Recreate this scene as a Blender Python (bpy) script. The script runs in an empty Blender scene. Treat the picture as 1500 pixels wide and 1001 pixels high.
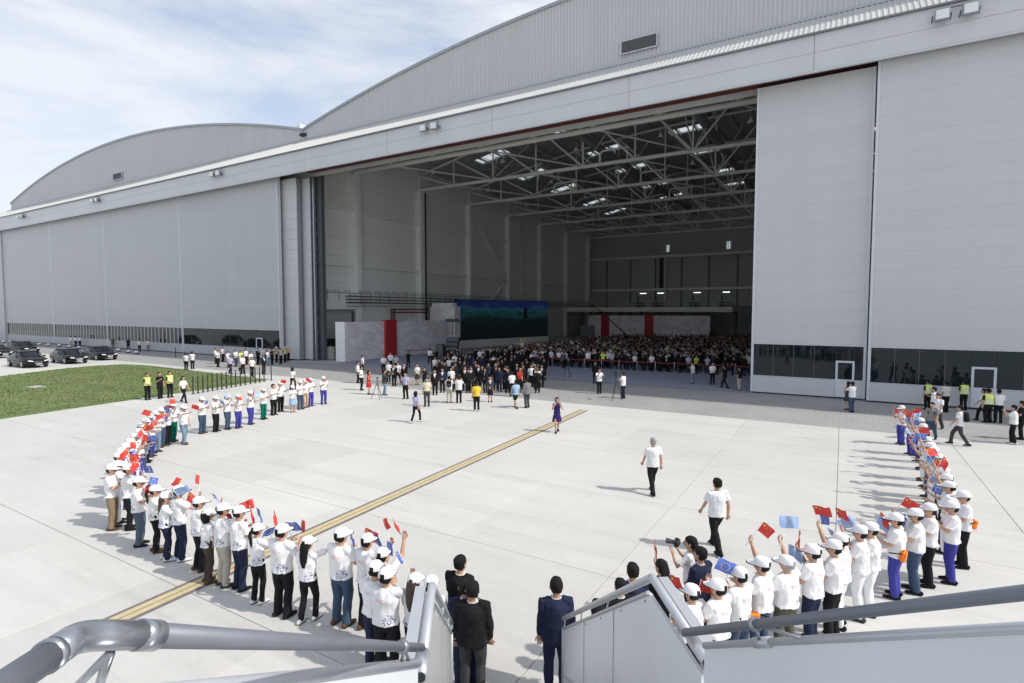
import bpy, math, random
import numpy as np
from mathutils import Vector, Matrix, noise as mnoise
rnd = random.Random(7)
PI = math.pi
R = math.radians
SC = bpy.context.scene
COL = SC.collection

# ------------------------------------------------------------------ camera
YAW, PITCH, EYE, FPX = R(30.89), R(3.175), 5.7, 809.0
cam_d = bpy.data.cameras.new('camera')
cam_d.sensor_width = 36.0
cam_d.lens = 36.0 * FPX / 1500.0
cam_d.clip_start, cam_d.clip_end = 0.05, 3000.0
cam = bpy.data.objects.new('camera', cam_d)
COL.objects.link(cam)
cam.location = (0, 0, EYE)
cam.rotation_euler = (PI / 2 - PITCH, 0, YAW)
SC.camera = cam

# ------------------------------------------------------------------ world and sun
SUN_EL, SUN_AZ = R(45), R(10)          # azimuth measured from +X towards +Y
world = bpy.data.worlds.new('World')
SC.world = world
world.use_nodes = True
wn, wl = world.node_tree.nodes, world.node_tree.links
wn.clear()
w_out = wn.new('ShaderNodeOutputWorld')
w_bg = wn.new('ShaderNodeBackground')
w_bg.inputs['Strength'].default_value = 0.15
w_sky = wn.new('ShaderNodeTexSky')
w_sky.sky_type = 'NISHITA'
w_sky.sun_disc = False
w_sky.sun_elevation = SUN_EL
w_sky.sun_rotation = PI / 2 - SUN_AZ
w_sky.dust_density = 1.6
w_tc = wn.new('ShaderNodeTexCoord')
w_map = wn.new('ShaderNodeMapping')
w_map.inputs['Scale'].default_value = (1.5, 1.2, 5.5)
w_map.inputs['Rotation'].default_value = (0.10, 0.22, 0.4)
w_n = wn.new('ShaderNodeTexNoise')
w_n.inputs['Scale'].default_value = 1.55
w_n.inputs['Detail'].default_value = 9
w_n.inputs['Roughness'].default_value = 0.58
w_n.inputs['Distortion'].default_value = 0.5
w_r = wn.new('ShaderNodeValToRGB')
w_r.color_ramp.elements[0].position = 0.40
w_r.color_ramp.elements[0].color = (0.42, 0.42, 0.42, 1)
w_r.color_ramp.elements[1].position = 0.62
w_r.color_ramp.elements[1].color = (0.95, 0.95, 0.95, 1)
w_mix = wn.new('ShaderNodeMixRGB')
w_mix.inputs['Color2'].default_value = (4.65, 4.85, 5.2, 1)
wl.new(w_tc.outputs['Generated'], w_map.inputs['Vector'])
wl.new(w_map.outputs['Vector'], w_n.inputs['Vector'])
wl.new(w_n.outputs['Fac'], w_r.inputs['Fac'])
wl.new(w_r.outputs['Color'], w_mix.inputs['Fac'])
wl.new(w_sky.outputs['Color'], w_mix.inputs['Color1'])
wl.new(w_mix.outputs['Color'], w_bg.inputs['Color'])
wl.new(w_bg.outputs['Background'], w_out.inputs['Surface'])
sun_d = bpy.data.lights.new('sun', 'SUN')
sun_d.energy = 2.9
sun_d.angle = R(1.2)
sun_d.color = (1.0, 0.955, 0.88)
sun = bpy.data.objects.new('sun', sun_d)
COL.objects.link(sun)
sdir = Vector((math.cos(SUN_EL) * math.cos(SUN_AZ), math.cos(SUN_EL) * math.sin(SUN_AZ), math.sin(SUN_EL)))
sun.rotation_euler = sdir.to_track_quat('Z', 'Y').to_euler()
SC.view_settings.view_transform = 'Standard'
SC.view_settings.look = 'None'
SC.view_settings.exposure = 0.34
SC.view_settings.gamma = 1.0
SC.cycles.max_bounces = 8
SC.cycles.diffuse_bounces = 6
SC.cycles.glossy_bounces = 3
SC.cycles.transmission_bounces = 4
SC.cycles.use_denoising = True

# ------------------------------------------------------------------ pixel -> place (photo is 1500 x 1001)
_w = Vector((-math.sin(YAW) * math.cos(PITCH), math.cos(YAW) * math.cos(PITCH), -math.sin(PITCH)))
_r = Vector((math.cos(YAW), math.sin(YAW), 0))
_u = _r.cross(_w)
EYEP = Vector((0, 0, EYE))
def ray(x, y): return _r * ((x - 750) / FPX) - _u * ((y - 500.5) / FPX) + _w
def at_z(x, y, z=0.0):
    d = ray(x, y); return EYEP + d * ((z - EYE) / d.z)
def at_y(x, y, Y):
    d = ray(x, y); return EYEP + d * (Y / d.y)
def at_x(x, y, X):
    d = ray(x, y); return EYEP + d * (X / d.x)
def at_d(x, y, dep): return EYEP + ray(x, y) * dep

# ------------------------------------------------------------------ materials
MATS = {}
def mat(name, col, rough=0.6, metal=0.0, var=0.0, scale=3.0, bump=0.0, bscale=None, spec=0.5, obj_rand=0.0, stretch=None, emit=None):
    if name in MATS: return MATS[name]
    m = bpy.data.materials.new(name); m.use_nodes = True
    n, l = m.node_tree.nodes, m.node_tree.links
    b = n['Principled BSDF']
    b.inputs['Base Color'].default_value = (*col, 1)
    b.inputs['Roughness'].default_value = rough
    b.inputs['Metallic'].default_value = metal
    b.inputs['Specular IOR Level'].default_value = spec
    if emit:
        b.inputs['Emission Color'].default_value = (*emit[0], 1)
        b.inputs['Emission Strength'].default_value = emit[1]
    if var or bump:
        tc = n.new('ShaderNodeTexCoord'); mp = n.new('ShaderNodeMapping')
        if stretch: mp.inputs['Scale'].default_value = stretch
        l.new(tc.outputs['Object'], mp.inputs['Vector'])
        nz = n.new('ShaderNodeTexNoise'); nz.inputs['Scale'].default_value = scale
        nz.inputs['Detail'].default_value = 6; nz.inputs['Roughness'].default_value = 0.6
        l.new(mp.outputs['Vector'], nz.inputs['Vector'])
    last = None
    if var:
        rp = n.new('ShaderNodeMapRange')
        rp.inputs['From Min'].default_value = 0.25; rp.inputs['From Max'].default_value = 0.75
        rp.inputs['To Min'].default_value = 1 - var; rp.inputs['To Max'].default_value = 1 + var
        l.new(nz.outputs['Fac'], rp.inputs['Value'])
        last = rp.outputs['Result']
    if obj_rand:
        oi = n.new('ShaderNodeObjectInfo'); r2 = n.new('ShaderNodeMapRange')
        r2.inputs['To Min'].default_value = 1 - obj_rand; r2.inputs['To Max'].default_value = 1 + obj_rand
        l.new(oi.outputs['Random'], r2.inputs['Value'])
        if last:
            mu = n.new('ShaderNodeMath'); mu.operation = 'MULTIPLY'
            l.new(last, mu.inputs[0]); l.new(r2.outputs['Result'], mu.inputs[1]); last = mu.outputs[0]
        else: last = r2.outputs['Result']
    if last:
        vm = n.new('ShaderNodeVectorMath'); vm.operation = 'SCALE'
        vm.inputs[0].default_value = col
        l.new(last, vm.inputs['Scale']); l.new(vm.outputs['Vector'], b.inputs['Base Color'])
    if bump:
        bp = n.new('ShaderNodeBump'); bp.inputs['Strength'].default_value = bump
        bp.inputs['Distance'].default_value = 0.02
        if bscale:
            n2 = n.new('ShaderNodeTexNoise'); n2.inputs['Scale'].default_value = bscale; n2.inputs['Detail'].default_value = 4
            l.new(mp.outputs['Vector'], n2.inputs['Vector']); l.new(n2.outputs['Fac'], bp.inputs['Height'])
        else: l.new(nz.outputs['Fac'], bp.inputs['Height'])
        l.new(bp.outputs['Normal'], b.inputs['Normal'])
    MATS[name] = m
    return m

def concrete_mat():
    m = mat('concrete', (0.44, 0.43, 0.405), 0.85, var=0.01)
    n, l = m.node_tree.nodes, m.node_tree.links
    b = n['Principled BSDF']; n2 = [x for x in n if x.type not in ('BSDF_PRINCIPLED', 'OUTPUT_MATERIAL')]
    for x in n2: n.remove(x)
    geo = n.new('ShaderNodeNewGeometry')
    def nz(scale, st, det=6, rough=0.6):
        mp = n.new('ShaderNodeMapping'); mp.inputs['Scale'].default_value = st
        l.new(geo.outputs['Position'], mp.inputs['Vector'])
        t = n.new('ShaderNodeTexNoise'); t.inputs['Scale'].default_value = scale; t.inputs['Detail'].default_value = det
        t.inputs['Roughness'].default_value = rough
        l.new(mp.outputs['Vector'], t.inputs['Vector']); return t.outputs['Fac']
    def rng(s, a, c, lo=0.3, hi=0.7):
        r_ = n.new('ShaderNodeMapRange'); r_.inputs['From Min'].default_value = lo; r_.inputs['From Max'].default_value = hi
        r_.inputs['To Min'].default_value = a; r_.inputs['To Max'].default_value = c
        l.new(s, r_.inputs['Value']); return r_.outputs['Result']
    def mul(a, c):
        x = n.new('ShaderNodeMath'); x.operation = 'MULTIPLY'; l.new(a, x.inputs[0]); l.new(c, x.inputs[1]); return x.outputs[0]
    f = rng(nz(0.16, (1, 1, 1)), 0.93, 1.06)
    f = mul(f, rng(nz(1.1, (0.25, 1.6, 1), 8, 0.7), 0.95, 1.05))
    f = mul(f, rng(nz(9.0, (1, 1, 1), 8, 0.75), 0.95, 1.05))
    f = mul(f, rng(nz(0.7, (1, 1, 1), 9, 0.75), 0.88, 1.0, 0.30, 0.42))
    f = mul(f, rng(nz(0.5, (0.10, 3.0, 1), 7, 0.7), 0.90, 1.0, 0.34, 0.44))
    f = mul(f, rng(nz(2.2, (1, 1, 1), 10, 0.8), 0.90, 1.0, 0.27, 0.36))
    oi = n.new('ShaderNodeObjectInfo')
    f = mul(f, rng(oi.outputs['Random'], 0.95, 1.04, 0, 1))
    vm = n.new('ShaderNodeVectorMath'); vm.operation = 'SCALE'; vm.inputs[0].default_value = (0.54, 0.53, 0.505)
    l.new(f, vm.inputs['Scale']); l.new(vm.outputs['Vector'], b.inputs['Base Color'])
    bp = n.new('ShaderNodeBump'); bp.inputs['Strength'].default_value = 0.25; bp.inputs['Distance'].default_value = 0.01
    l.new(nz(40, (0.2, 2.0, 1), 5), bp.inputs['Height']); l.new(bp.outputs['Normal'], b.inputs['Normal'])
    return m

def paver_mat():
    m = mat('pavers', (0.3, 0.3, 0.3), 0.85)
    n, l = m.node_tree.nodes, m.node_tree.links; b = n['Principled BSDF']
    geo = n.new('ShaderNodeNewGeometry')
    br = n.new('ShaderNodeTexBrick'); br.inputs['Scale'].default_value = 1.0
    br.inputs['Brick Width'].default_value = 0.6; br.inputs['Row Height'].default_value = 0.3
    br.inputs['Mortar Size'].default_value = 0.012
    br.inputs['Color1'].default_value = (0.33, 0.327, 0.32, 1); br.inputs['Color2'].default_value = (0.315, 0.31, 0.305, 1)
    br.inputs['Mortar'].default_value = (0.235, 0.23, 0.22, 1)
    l.new(geo.outputs['Position'], br.inputs['Vector'])
    t = n.new('ShaderNodeTexNoise'); t.inputs['Scale'].default_value = 0.4; t.inputs['Detail'].default_value = 8
    l.new(geo.outputs['Position'], t.inputs['Vector'])
    r_ = n.new('ShaderNodeMapRange'); r_.inputs['To Min'].default_value = 0.8; r_.inputs['To Max'].default_value = 1.2
    l.new(t.outputs['Fac'], r_.inputs['Value'])
    vm = n.new('ShaderNodeVectorMath'); vm.operation = 'SCALE'
    l.new(br.outputs['Color'], vm.inputs[0]); l.new(r_.outputs['Result'], vm.inputs['Scale'])
    l.new(vm.outputs['Vector'], b.inputs['Base Color'])
    return m

M_CONC = concrete_mat()
M_PAVE = paver_mat()
M_JOINT = mat('joint', (0.42, 0.405, 0.38), 0.95, var=0.2, scale=4)
M_YEL = mat('line_yellow', (0.53, 0.44, 0.26), 0.8, var=0.16, scale=6)
M_BLK = mat('line_black', (0.16, 0.15, 0.145), 0.85, var=0.25, scale=7)
M_CARPET = mat('carpet', (0.25, 0.27, 0.345), 0.95, var=0.12, scale=2.5, bump=0.2, bscale=60)
M_FLOOR = mat('hangar_floor', (0.42, 0.42, 0.42), 0.45, var=0.1, scale=0.6)
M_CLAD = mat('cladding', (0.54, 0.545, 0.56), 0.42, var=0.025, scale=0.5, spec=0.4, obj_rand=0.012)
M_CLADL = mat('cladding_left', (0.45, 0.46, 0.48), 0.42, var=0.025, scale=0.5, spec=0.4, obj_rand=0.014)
M_FASC = mat('fascia_panel', (0.575, 0.585, 0.61), 0.4, var=0.03, scale=0.3, spec=0.4)
M_GABLE = mat('gable_sheet', (0.53, 0.535, 0.54), 0.4, var=0.03, scale=0.25, spec=0.4)
M_CANOPY = mat('canopy_sheet', (0.50, 0.50, 0.49), 0.6, var=0.05, scale=0.5)
M_TRIM = mat('trim_dark', (0.20, 0.21, 0.23), 0.5)
M_FRAME = mat('door_frame', (0.60, 0.62, 0.65), 0.4, var=0.03, scale=1)
M_SEAL = mat('rubber_seal', (0.02, 0.021, 0.024), 0.6)
M_DARKST = mat('dark_steel', (0.085, 0.095, 0.105), 0.5, var=0.15, scale=2)
M_GLASS = mat('dark_glass', (0.008, 0.013, 0.015), 0.035, spec=0.42)
M_GLASS.node_tree.nodes['Principled BSDF'].inputs['Specular Tint'].default_value = (.75, .9, 1.0, 1)
M_RED = mat('red_steel', (0.15, 0.035, 0.032), 0.55, var=0.15, scale=1)
M_STEEL = mat('roof_steel', (0.74, 0.745, 0.70), 0.5, var=0.1, scale=1.5)
M_DECK = mat('roof_deck', (0.40, 0.405, 0.40), 0.7, var=0.2, scale=0.6)
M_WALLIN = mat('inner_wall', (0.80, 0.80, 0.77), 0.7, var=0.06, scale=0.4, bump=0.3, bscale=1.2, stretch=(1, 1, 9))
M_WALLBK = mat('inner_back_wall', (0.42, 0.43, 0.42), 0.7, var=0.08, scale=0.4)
M_WHITE = mat('white_paint', (0.78, 0.78, 0.77), 0.5, var=0.03, scale=2)
M_PIPE = mat('pipe_dark', (0.10, 0.10, 0.10), 0.5)
M_REDPANEL = mat('red_board', (0.42, 0.025, 0.035), 0.6, var=0.06, scale=2)
M_LAMPG = mat('lamp_lens', (0.75, 0.78, 0.78), 0.12, spec=0.8)
M_ALU = mat('aluminium', (0.52, 0.54, 0.57), 0.36, metal=0.55, var=0.05, scale=5)
M_ALUD = mat('aluminium_fitting', (0.33, 0.35, 0.38), 0.28, metal=0.7, var=0.08, scale=6)

def streak(m, amt=.025):
    n, l = m.node_tree.nodes, m.node_tree.links; b = n['Principled BSDF']; src = b.inputs['Base Color'].links[0].from_socket
    g_ = n.new('ShaderNodeNewGeometry'); mp = n.new('ShaderNodeMapping'); mp.inputs['Scale'].default_value = (.9, .9, .06); l.new(g_.outputs['Position'], mp.inputs['Vector'])
    t = n.new('ShaderNodeTexNoise'); t.inputs['Scale'].default_value = 1.0; t.inputs['Detail'].default_value = 8; l.new(mp.outputs['Vector'], t.inputs['Vector'])
    r_ = n.new('ShaderNodeMapRange'); r_.inputs['From Min'].default_value = .3; r_.inputs['From Max'].default_value = .7; r_.inputs['To Min'].default_value = 1 - amt; r_.inputs['To Max'].default_value = 1 + amt * .5
    l.new(t.outputs['Fac'], r_.inputs['Value']); v = n.new('ShaderNodeVectorMath'); v.operation = 'SCALE'; l.new(src, v.inputs[0]); l.new(r_.outputs['Result'], v.inputs['Scale']); l.new(v.outputs['Vector'], b.inputs['Base Color'])
    # oil-canning of thin sheet
    t2 = n.new('ShaderNodeTexNoise'); t2.inputs['Scale'].default_value = .9; l.new(g_.outputs['Position'], t2.inputs['Vector'])
    bp = n.new('ShaderNodeBump'); bp.inputs['Strength'].default_value = .2; bp.inputs['Distance'].default_value = .03; l.new(t2.outputs['Fac'], bp.inputs['Height']); l.new(bp.outputs['Normal'], b.inputs['Normal'])
for _m in (M_CLAD, M_CLADL, M_FASC, M_GABLE): streak(_m)
def skylight_mat():
    m = bpy.data.materials.new('skylight_sheet'); m.use_nodes = True
    n, l = m.node_tree.nodes, m.node_tree.links
    n.clear(); o = n.new('ShaderNodeOutputMaterial')
    t = n.new('ShaderNodeBsdfTranslucent'); t.inputs['Color'].default_value = (0.40, 0.42, 0.43, 1)
    l.new(t.outputs[0], o.inputs['Surface'])
    return m
M_SKYL = skylight_mat()

# ------------------------------------------------------------------ mesh helpers
class MB:
    def __init__(s): s.v = []; s.f = []; s.m = []
    def add(s, vs, fs, mi=0):
        k = len(s.v); s.v += [tuple(v) for v in vs]; s.f += [tuple(i + k for i in f) for f in fs]; s.m += [mi] * len(fs)
        return s
    def box(s, a, b, mi=0):
        x0, y0, z0 = a; x1, y1, z1 = b
        return s.add([(x0, y0, z0), (x1, y0, z0), (x1, y1, z0), (x0, y1, z0), (x0, y0, z1), (x1, y0, z1), (x1, y1, z1), (x0, y1, z1)],
                     [(0, 3, 2, 1), (4, 5, 6, 7), (0, 1, 5, 4), (1, 2, 6, 5), (2, 3, 7, 6), (3, 0, 4, 7)], mi)
    def bevbox(s, a, b, e=0.01, mi=0):
        x0, y0, z0 = a; x1, y1, z1 = b
        vs = []
        for (z, i) in ((z0, e), (z0 + e, 0), (z1 - e, 0), (z1, e)):
            j = e
            vs += [(x0 + i + j, y0 + i, z), (x1 - i - j, y0 + i, z), (x1 - i, y0 + i + j, z), (x1 - i, y1 - i - j, z), (x1 - i - j, y1 - i, z), (x0 + i + j, y1 - i, z), (x0 + i, y1 - i - j, z), (x0 + i, y0 + i + j, z)]
        fs = [tuple(range(7, -1, -1)), tuple(range(24, 32))]
        for r_ in range(3):
            for k in range(8): fs.append((r_ * 8 + k, r_ * 8 + (k + 1) % 8, r_ * 8 + 8 + (k + 1) % 8, r_ * 8 + 8 + k))
        return s.add(vs, fs, mi)
    def tube(s, P, rad, n=10, side=None, cap=True, mi=0, round_=False):
        P = [Vector(p) for p in P]; k = len(P)
        rad = list(rad) if isinstance(rad, list) else [rad] * k
        rs = [(r_, r_) if isinstance(r_, (int, float)) else tuple(r_) for r_ in rad]
        T = []
        for i in range(k):
            t = (P[min(i + 1, k - 1)] - P[max(i - 1, 0)])
            T.append(t.normalized() if t.length > 1e-9 else Vector((0, 0, 1)))
        if round_:
            a = min(rs[0]); b = min(rs[-1])
            P = [P[0] - T[0] * a * .9, P[0] - T[0] * a * .55] + P + [P[-1] + T[-1] * b * .55, P[-1] + T[-1] * b * .9]
            rs = [(rs[0][0] * .35, rs[0][1] * .35), (rs[0][0] * .8, rs[0][1] * .8)] + rs + [(rs[-1][0] * .8, rs[-1][1] * .8), (rs[-1][0] * .35, rs[-1][1] * .35)]
            T = [T[0], T[0]] + T + [T[-1], T[-1]]
        vs = []; fs = []
        sd = Vector(side) if side is not None else (Vector((1, 0, 0)) if abs(T[0].x) < .9 else Vector((0, 1, 0)))
        for i, p in enumerate(P):
            a = (sd - T[i] * sd.dot(T[i])).normalized(); b = T[i].cross(a)
            if side is None: sd = a
            for j in range(n):
                t = 2 * PI * j / n
                vs.append(p + a * (math.cos(t) * rs[i][0]) + b * (math.sin(t) * rs[i][1]))
        for i in range(len(P) - 1):
            for j in range(n): fs.append((i * n + j, i * n + (j + 1) % n, (i + 1) * n + (j + 1) % n, (i + 1) * n + j))
        if cap:
            fs.append(tuple(range(n - 1, -1, -1))); fs.append(tuple((len(P) - 1) * n + j for j in range(n)))
        return s.add(vs, fs, mi)
    def ell(s, c, r_, n=12, mi=0):
        c = Vector(c); rings = []
        P = []; rad = []
        for i in range(7):
            a = -PI / 2 + PI * (i + .0001) / 6.0002
            P.append(c + Vector((0, 0, math.sin(a) * r_[2]))); rad.append((max(.001, math.cos(a) * r_[0]), max(.001, math.cos(a) * r_[1])))
        return s.tube(P, rad, n=n, side=(1, 0, 0), mi=mi)
    def mesh(s, name, mats, smooth=False):
        me = bpy.data.meshes.new(name); me.from_pydata(s.v, [], s.f)
        for m in mats: me.materials.append(m)
        if len(mats) > 1: me.polygons.foreach_set('material_index', s.m)
        if smooth: me.polygons.foreach_set('use_smooth', [True] * len(me.polygons))
        me.update(); return me
    def obj(s, name, mats, parent=None, smooth=False, loc=None):
        mats = mats if isinstance(mats, (list, tuple)) else [mats]
        return link(name, s.mesh(name, mats, smooth), parent, loc)

def link(name, me, parent=None, loc=None, rot=None, scl=None):
    o = bpy.data.objects.new(name, me); COL.objects.link(o)
    if parent is not None: o.parent = parent
    if loc is not None: o.location = loc
    if rot is not None: o.rotation_euler = rot
    if scl is not None: o.scale = scl
    return o
def tag(o, label=None, cat=None, group=None, kind=None):
    if label: o['label'] = label
    if cat: o['category'] = cat
    if group: o['group'] = group
    if kind: o['kind'] = kind
    return o
def thing(name, label, cat, loc=(0, 0, 0), rz=0.0, group=None, scl=1.0):
    o = bpy.data.objects.new(name, None); COL.objects.link(o)
    o.location = loc; o.rotation_euler = (0, 0, rz); o.scale = (scl, scl, scl) if isinstance(scl, (int, float)) else scl
    o.empty_display_size = .2
    return tag(o, label, cat, group)
def box(name, a, b, m, parent=None): return MB().box(a, b).obj(name, m, parent)
ORD = ['first', 'second', 'third', 'fourth', 'fifth', 'sixth', 'seventh', 'eighth', 'ninth', 'tenth', 'eleventh', 'twelfth', 'thirteenth', 'fourteenth', 'fifteenth', 'sixteenth', 'seventeenth', 'eighteenth', 'nineteenth', 'twentieth']
_cyl = None
def strut(name, a, b, r_, m, parent):
    """a straight round bar that shares one unit-cylinder mesh per material"""
    key = 'bar_' + m.name
    me = bpy.data.meshes.get(key)
    if me is None: me = MB().tube([(0, 0, 0), (0, 0, 1)], 1.0, n=8).mesh(key, [m], True)
    a, b = Vector(a), Vector(b); d = b - a
    o = link(name, me, parent, a)
    o.rotation_mode = 'QUATERNION'; o.rotation_quaternion = d.to_track_quat('Z', 'Y'); o.scale = (r_, r_, d.length)
    return o

# ================================================================== GROUND
g = MB().box((-700, -300, -0.30), (500, 900, -0.035)); gs = g.obj('ground', M_JOINT); tag(gs, kind='structure')
apron = bpy.data.objects.new('concrete_apron', None); COL.objects.link(apron); tag(apron, kind='structure')
SX, SY = 4.15, 5.0
slab = MB().bevbox((-SX / 2 + .007, -SY / 2 + .007, -.03), (SX / 2 - .007, SY / 2 - .007, 0.0), .005).mesh('concrete_slab', [M_CONC])
for i in range(-10, 8):
    for j in range(-1, 7):
        link('concrete_slab', slab, apron, (SX * i + SX / 2 - .0, -4 + SY * j + SY / 2, rnd.uniform(-.0015, .0015)))
for i, (a, b) in enumerate([((-200, -200), (-41.5, 31)), ((33.2, -200), (120, 31)), ((-41.5, -200), (33.2, -9))]):
    MB().box((a[0], a[1], -.034), (b[0], b[1], -.004)).obj('concrete_sheet', M_CONC, apron)
pv = MB().box((-200, 31, -.03), (120, 40.95, -.002)).obj('paved_strip', M_PAVE); tag(pv, kind='structure')
hf = MB().box((-54, 40.95, -.03), (31.5, 129, 0.0)).obj('hangar_floor', M_FLOOR); tag(hf, kind='structure')
cp = MB().bevbox((-47.4, 41.6, 0.002), (31, 78, 0.016), .004).obj('carpet', M_CARPET); tag(cp, kind='structure')
dr = MB().box((-47, 40.98, .004), (1.5, 41.12, .012)).box((-47, 41.42, .004), (-5.5, 41.5, .012)).obj('door_rail', M_ALUD); tag(dr, kind='structure')
# guide line
ln = bpy.data.objects.new('guide_line', None); COL.objects.link(ln); tag(ln, kind='structure')
def strip(name, x0, x1, y0, y1, m, z):
    for k in range(int((y1 - y0) / 2.5)):
        a = y0 + k * 2.5
        def X(y): return -11.35 - (y - 5) * .052
        MB().add([(X(a) + x0, a, z), (X(a) + x1, a, z), (X(a + 2.5) + x1, a + 2.5, z), (X(a + 2.5) + x0, a + 2.5, z)], [(0, 1, 2, 3)]).obj(name, m, ln)
strip('black_border', -.27, .27, 4.2, 29.2, M_BLK, .004)
strip('yellow_band', -.17, -.015, 4.2, 29.2, M_YEL, .008)
strip('yellow_band', .015, .17, 4.2, 29.2, M_YEL, .008)

# lawn
lawn_px = [(0, 552), (60, 544.5), (100, 540), (140, 536.5), (180, 534.5), (216, 536), (270, 542), (330, 549.5), (385, 556.0)]
L = [at_z(*p) for p in lawn_px]
poly = [(-60.5, -60)] + [(-61.0, 5)] + [(p.x, p.y) for p in L] + [(-40.9, 28.9), (-40.55, 28.3), (-39.9, 24.5), (-39.0, 18.0), (-38.1, 12), (-36.9, 4), (-35.0, -60)]
m_grass = mat('grass', (0.13, 0.18, 0.062), 0.9, var=0.35, scale=0.35, bump=0.6, bscale=9)
mb = MB(); k = len(poly)
mb.add([(x, y, .035) for x, y in poly] + [(x, y, -.02) for x, y in poly], [tuple(range(k - 1, -1, -1))] + [(i, (i + 1) % k, (i + 1) % k + k, i + k) for i in range(k)])
lo = mb.obj('lawn', m_grass); tag(lo, kind='structure')
def inside(x, y, poly):
    c = False; j = len(poly) - 1
    for i in range(len(poly)):
        if (poly[i][1] > y) != (poly[j][1] > y) and x < (poly[j][0] - poly[i][0]) * (y - poly[i][1]) / (poly[j][1] - poly[i][1]) + poly[i][0]: c = not c
        j = i
    return c
mb = MB(); cnt = 0
mg2 = [mat('grass_blade', (0.155, 0.205, 0.075), 0.8, var=0.3, scale=.5), mat('grass_dry', (0.20, 0.20, 0.09), 0.8, var=0.2, scale=.6)]
while cnt < 42000:
    x, y = rnd.uniform(-67, -37), rnd.uniform(3, 31)
    if not inside(x, y, poly): continue
    cnt += 1
    v = mnoise.noise(Vector((x * .22, y * .22, 1.0))) + .5 * mnoise.noise(Vector((x * .7, y * .7, 5.0)))
    h = rnd.uniform(.03, .075); a = rnd.uniform(0, PI); wd = rnd.uniform(.03, .07); lx, ly = rnd.uniform(-.04, .04), rnd.uniform(-.04, .04)
    mb.add([(x - wd * math.cos(a), y - wd * math.sin(a), .03), (x + wd * math.cos(a), y + wd * math.sin(a), .03), (x + lx, y + ly, .035 + h)], [(0, 1, 2)], 1 if v + rnd.uniform(-.25, .25) > .22 else 0)
gr = mb.obj('grass', mg2); tag(gr, 'short mown green grass with dry patches on the lawn', 'grass', kind='stuff')
mc = at_z(52, 568)
cv = thing('manhole_cover', 'square grey concrete manhole cover set in the lawn', 'manhole cover', (mc.x, mc.y, .03))
MB().bevbox((-.6, -.5, 0), (.6, .5, .05), .01).obj('frame', M_PAVE, cv)
MB().bevbox((-.42, -.32, .05), (.42, .32, .065), .01).obj('lid', M_JOINT, cv)

# ================================================================== HANGAR
def zroof(X):
    c = -96 if X < -53.4 else -11
    return 26.3 + 5.4 * (1 - ((X - c) / 42.5) ** 2)
HG = thing('hangar', 'huge grey twin-bay aircraft hangar with arched gables and open sliding doors', 'hangar', (0, 0, 0))
def part(name, o=None):
    e = bpy.data.objects.new(name, None); COL.objects.link(e); e.parent = HG; return e
# corrugated gables
def gable(x0, x1, y=43.0, zb=25.0):
    mb = MB(); p = .30; n = int((x1 - x0) / p); vs = []; fs = []
    prof = [(0, 0), (.10, 0), (.13, -.05), (.27, -.05), (.30, 0)]
    xs = []
    for i in range(n):
        for dx, dy in prof[:-1]: xs.append((x0 + i * p + dx, y + dy))
    xs.append((x1, y))
    for X, Y in xs: vs += [(X, Y, zb), (X, Y, zroof(min(max(X, x0 + .01), x1 - .01)))]
    for i in range(len(xs) - 1): fs.append((2 * i, 2 * i + 2, 2 * i + 3, 2 * i + 1))
    mb.add(vs, fs)
    # back sheet
    bs = []; X = x0
    for i in range(41):
        X = x0 + (x1 - x0) * i / 40; bs += [(X, y + .12, 20.9), (X, y + .12, zroof(min(max(X, x0 + .01), x1 - .01)))]
    mb.add(bs, [(2 * i, 2 * i + 1, 2 * i + 3, 2 * i + 2) for i in range(40)])
    return mb.obj('gable_wall', M_GABLE, HG)
gable(-138.5, -53.4); gable(-53.4, 31.8)
for x0, x1 in ((-138.5, -53.4), (-53.4, 31.6)):
    N = 48; P = [(x0 + (x1 - x0) * i / N) for i in range(N + 1)]
    mb = MB(); vs = []
    for X in P:
        z = zroof(min(max(X, x0 + .01), x1 - .01)); vs += [(X, 42.82, z - .06), (X, 42.82, z + .20), (X, 43.35, z + .20), (X, 43.35, z - .06)]
    fs = []
    for i in range(N):
        for j in range(4): fs.append((4 * i + j, 4 * i + 4 + j, 4 * i + 4 + (j + 1) % 4, 4 * i + (j + 1) % 4))
    mb.add(vs, fs + [(0, 1, 2, 3), (4 * N, 4 * N + 3, 4 * N + 2, 4 * N + 1)])
    mb.obj('roof_edge_trim', mat('roof_trim', (0.33, 0.35, 0.38), .5), HG)
# roof deck with holes for skylights
SKX = [-45.0, -32.2, -19.6, -7.0, 5.6, 18.2]
NX = 68; dx = (31.6 + 53.4) / NX; ycells = [43.3] + [43.3 + 2.45 * i for i in range(1, 36)]
mb = MB(); mtop = MB(); sky_cells = []
skyrow = set()
for kk in range(7):
    yc = 57.2 + 12.5 * kk
    for j in range(len(ycells) - 1):
        if abs((ycells[j] + ycells[j + 1]) / 2 - yc) < 1.24: skyrow.add(j)
for i in range(NX):
    xa, xb = -53.4 + i * dx, -53.4 + (i + 1) * dx
    za, zb = zroof(xa + .001), zroof(xb)
    hole = any(abs((xa + xb) / 2 - s) < 2.45 for s in SKX)
    for j in range(len(ycells) - 1):
        ya, yb = ycells[j], ycells[j + 1]
        if hole and j in skyrow: sky_cells.append((xa, xb, ya, yb, za, zb)); continue
        mb.add([(xa, ya, za - .12), (xb, ya, zb - .12), (xb, yb, zb - .12), (xa, yb, za - .12), (xa, ya, za + .1), (xb, ya, zb + .1), (xb, yb, zb + .1), (xa, yb, za + .1)],
               [(0, 3, 2, 1), (4, 5, 6, 7), (0, 1, 5, 4), (1, 2, 6, 5), (2, 3, 7, 6), (3, 0, 4, 7)])
mb.obj('roof_deck', M_DECK, HG)
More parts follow.
